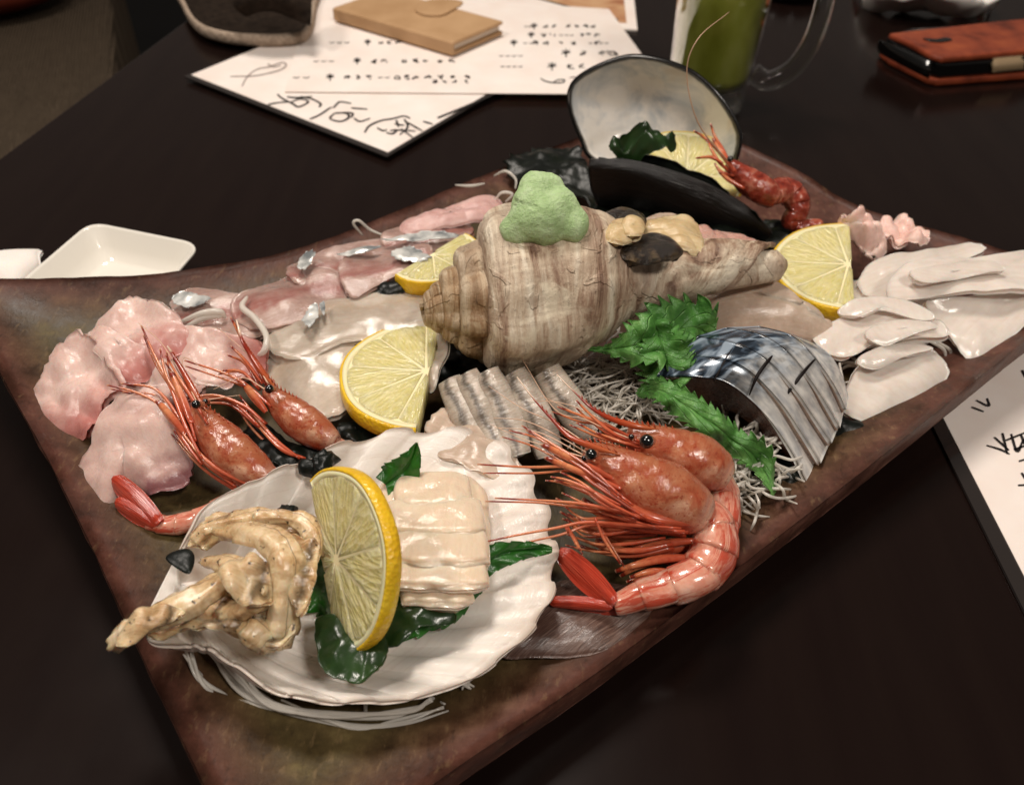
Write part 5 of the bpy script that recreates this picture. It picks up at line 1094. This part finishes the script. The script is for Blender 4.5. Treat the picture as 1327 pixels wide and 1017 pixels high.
prawn('whole prawn with curled spotted body and dark red tail fan, foremost by the rim',
      [(757, 587, .054, 10), (772, 594, .054, 17), (800, 612, .053, 26), (842, 634, .050, 35), (882, 654, .046, 32), (912, 672, .042, 22)],
      pl(c6, [(640, 362), (560, 338), (480, 305), (425, 250), (370, 190), (315, 118)], .062, .064), [(766, 589, .066, 8), (757, 594, .060, 4)],
      [pl(c6, [(830, 592), (650, 580), (530, 573), (430, 592), (320, 612), (215, 634)], .050, .046), pl(c6, [(780, 575), (640, 540), (520, 515), (400, 505), (245, 497)], .054, .052), pl(c6, [(720, 560), (560, 455), (480, 402), (350, 400), (190, 391)], .056, .056),
       pl(c6, [(680, 520), (560, 430), (470, 370), (380, 310), (290, 285)], .058, .058), pl(c6, [(640, 490), (540, 400), (430, 330), (330, 270)], .059, .060), pl(c6, [(700, 560), (600, 510), (520, 450), (450, 415)], .056, .058), pl(c6, [(760, 590), (640, 560), (540, 520), (455, 480)], .050, .050),
       pl(c6, [(720, 580), (600, 560), (520, 560), (460, 520)], .048, .044), pl(c6, [(700, 590), (600, 610), (520, 600), (470, 560)], .044, .040), pl(c6, [(560, 560), (590, 630), (640, 705)], .050, .040), pl(c6, [(470, 580), (490, 620), (515, 665)], .046, .042), pl(c6, [(640, 520), (540, 470), (470, 440), (420, 430)], .057, .057), pl(c6, [(780, 620), (660, 640), (560, 640), (470, 610)], .040, .036), (4.5, pl(c6, [(800, 640), (700, 660), (600, 655), (500, 620)], .038, .034)), (4, pl(c6, [(760, 600), (640, 600), (540, 585), (450, 540)], .042, .038)), (9, pl(c6, [(860, 575), (740, 560), (640, 500), (560, 420), (520, 370)], .046, .055)), (8, pl(c6, [(850, 600), (720, 590), (620, 560), (520, 500)], .042, .044)), (10, pl(c6, [(900, 640), (800, 650), (700, 640), (600, 600), (500, 560)], .032, .032)), (10, pl(c6, [(880, 660), (780, 680), (680, 665), (560, 630)], .029, .027)), (7, [(902, 700, .038), (862, 704, .036), (826, 712, .034), (800, 720, .030)]), (7, [(900, 722, .036), (858, 724, .034), (822, 732, .032), (798, 740, .028)]), (6, [(884, 742, .034), (846, 740, .033), (816, 748, .030)])],
      [pl(c6, [(560, 345), (440, 265), (330, 215), (225, 145)], .060, .062), pl(c6, [(560, 370), (440, 300), (340, 255), (240, 245)], .060, .058), pl(c6, [(560, 380), (430, 340), (330, 310), (230, 265)], .060, .056), pl(c6, [(520, 360), (380, 290), (240, 275)], .060, .058)],
      [(908, 664, .040, 24), (922, 682, .038, 26), (926, 706, .036, 27), (918, 730, .034, 26), (896, 750, .033, 24), (862, 762, .031, 21), (828, 772, .030, 17), (796, 784, .028, 12)],
      [((796, 784, .030), (724, 714, .036), 17), ((794, 786, .029), (712, 780, .026), 8), ((796, 782, .031), (735, 722, .034), 12)],
      [(c6(620, 440, .056), c6(390, 330, .060), 5), (c6(640, 470, .055), c6(400, 370, .058), 4)], twin=True, bulk=1.25)
LEGC = [pl(c4_, [(700, 700), (640, 620), (560, 500), (470, 450), (370, 425)], .040, .052), pl(c4_, [(700, 680), (640, 560), (590, 430), (540, 330), (490, 220)], .042, .058), pl(c4_, [(720, 560), (660, 460), (620, 400), (575, 320)], .050, .056), pl(c4_, [(680, 650), (620, 540), (540, 440), (420, 420)], .042, .052), pl(c4_, [(680, 620), (640, 500), (580, 400), (555, 300)], .044, .056), (3.6, pl(c4_, [(900, 780), (780, 740), (700, 680), (650, 600), (620, 520)], .034, .046)), (3.4, pl(c4_, [(880, 780), (760, 720), (680, 650), (610, 560)], .036, .046)), pl(c4_, [(820, 780), (740, 720), (660, 660), (600, 580)], .034, .044)]
prawn('prawn head pointing at the bream slices, tail turned out on the olive glaze',
      [(254, 524, .046, 9), (262, 540, .045, 14), (279, 565, .042, 23), (303, 590, .039, 27), (330, 612, .036, 23), (356, 626, .034, 14)],
      pl(c4_, [(720, 520), (670, 440), (630, 370), (600, 320), (580, 290)], .050, .060), [(254, 524, .056, 6), (266, 520, .052, 3.5)], LEGC,
      [pl(c4_, [(690, 500), (620, 380), (560, 280), (480, 210)], .05, .058), pl(c4_, [(700, 480), (760, 470), (830, 460)], .05, .048), pl(c4_, [(690, 500), (640, 390), (640, 330), (720, 380)], .052, .056)],
      [(330, 640, .026, 13), (300, 652, .024, 15), (270, 668, .023, 15), (240, 678, .022, 14), (214, 680, .022, 13), (198, 674, .022, 12)],
      [((206, 680, .025), (146, 620, .030), 15), ((204, 682, .024), (150, 650, .026), 13)],
      [(c4_(660, 560, .046), c4_(590, 380, .054), 6), (c4_(640, 600, .044), c4_(540, 480, .052), 5)], twin=True)
prawn('prawn head leaning on flounder slices with banded feelers, body under the shell',
      [(347, 503, .042, 8), (354, 514, .041, 12), (371, 531, .038, 19), (393, 549, .036, 22), (416, 564, .034, 19), (436, 574, .033, 11)],
      pl(c4_, [(960, 440), (910, 380), (870, 320), (840, 270), (820, 200)], .046, .060), [(349, 504, .050, 6)],
      [pl(c4_, [(940, 500), (860, 430), (780, 385), (640, 340)], .042, .050), pl(c4_, [(920, 560), (850, 500), (740, 460), (610, 480)], .038, .046), pl(c4_, [(900, 570), (800, 480), (690, 470), (590, 460)], .038, .046), (3.4, pl(c4_, [(1060, 680), (980, 650), (900, 570), (850, 500)], .030, .038)), (3.2, pl(c4_, [(1040, 680), (960, 620), (890, 540), (830, 460)], .031, .040)), pl(c4_, [(920, 420), (870, 330), (830, 250), (800, 190)], .046, .060), pl(c4_, [(910, 420), (850, 340), (800, 290)], .046, .056), pl(c4_, [(900, 440), (840, 380), (770, 375)], .044, .050)],
      [pl(c4_, [(920, 440), (840, 400), (740, 440)], .046, .048), pl(c4_, [(930, 420), (870, 330), (760, 230)], .048, .056)],
      [(430, 575, .030, 14), (450, 590, .027, 15), (470, 605, .024, 14), (480, 630, .022, 12)], [], [(c4_(920, 520, .040), c4_(840, 420, .048), 5)], twin=True)
prawn('small red prawn lying across the mussel shell edge by the lemon', [(944, 212, .060, 7), (953, 222, .058, 11), (968, 235, .054, 15), (988, 248, .050, 16), (1004, 258, .046, 13)], None, [(946, 206, .068, 4)],
      [pl(c8, [(850, 600), (800, 500), (760, 430), (740, 370)], .062, .078), pl(c8, [(840, 590), (770, 490), (700, 430), (660, 405)], .062, .076), pl(c8, [(830, 600), (770, 540), (720, 440)], .060, .074), pl(c8, [(850, 620), (790, 600), (760, 560)], .058, .062), (4, pl(c8, [(900, 680), (830, 640), (780, 600)], .054, .060)), (4, pl(c8, [(860, 600), (800, 520), (750, 440)], .062, .072)), pl(c8, [(800, 560), (740, 530), (670, 535)], .066, .07)],
      [[(942, 208, .07), (905, 160, .095), (890, 95, .12), (905, 50, .135), (945, 16, .14)]],
      [(1000, 252, .048, 15), (1016, 247, .046, 17), (1030, 256, .043, 17), (1034, 272, .038, 15), (1026, 286, .033, 12), (1036, 292, .031, 9)],
      [((1034, 293, .032), (1066, 288, .034), 7), ((1032, 294, .032), (1058, 296, .031), 6)], matc='redprawn', mata='redprawn', legw=3)
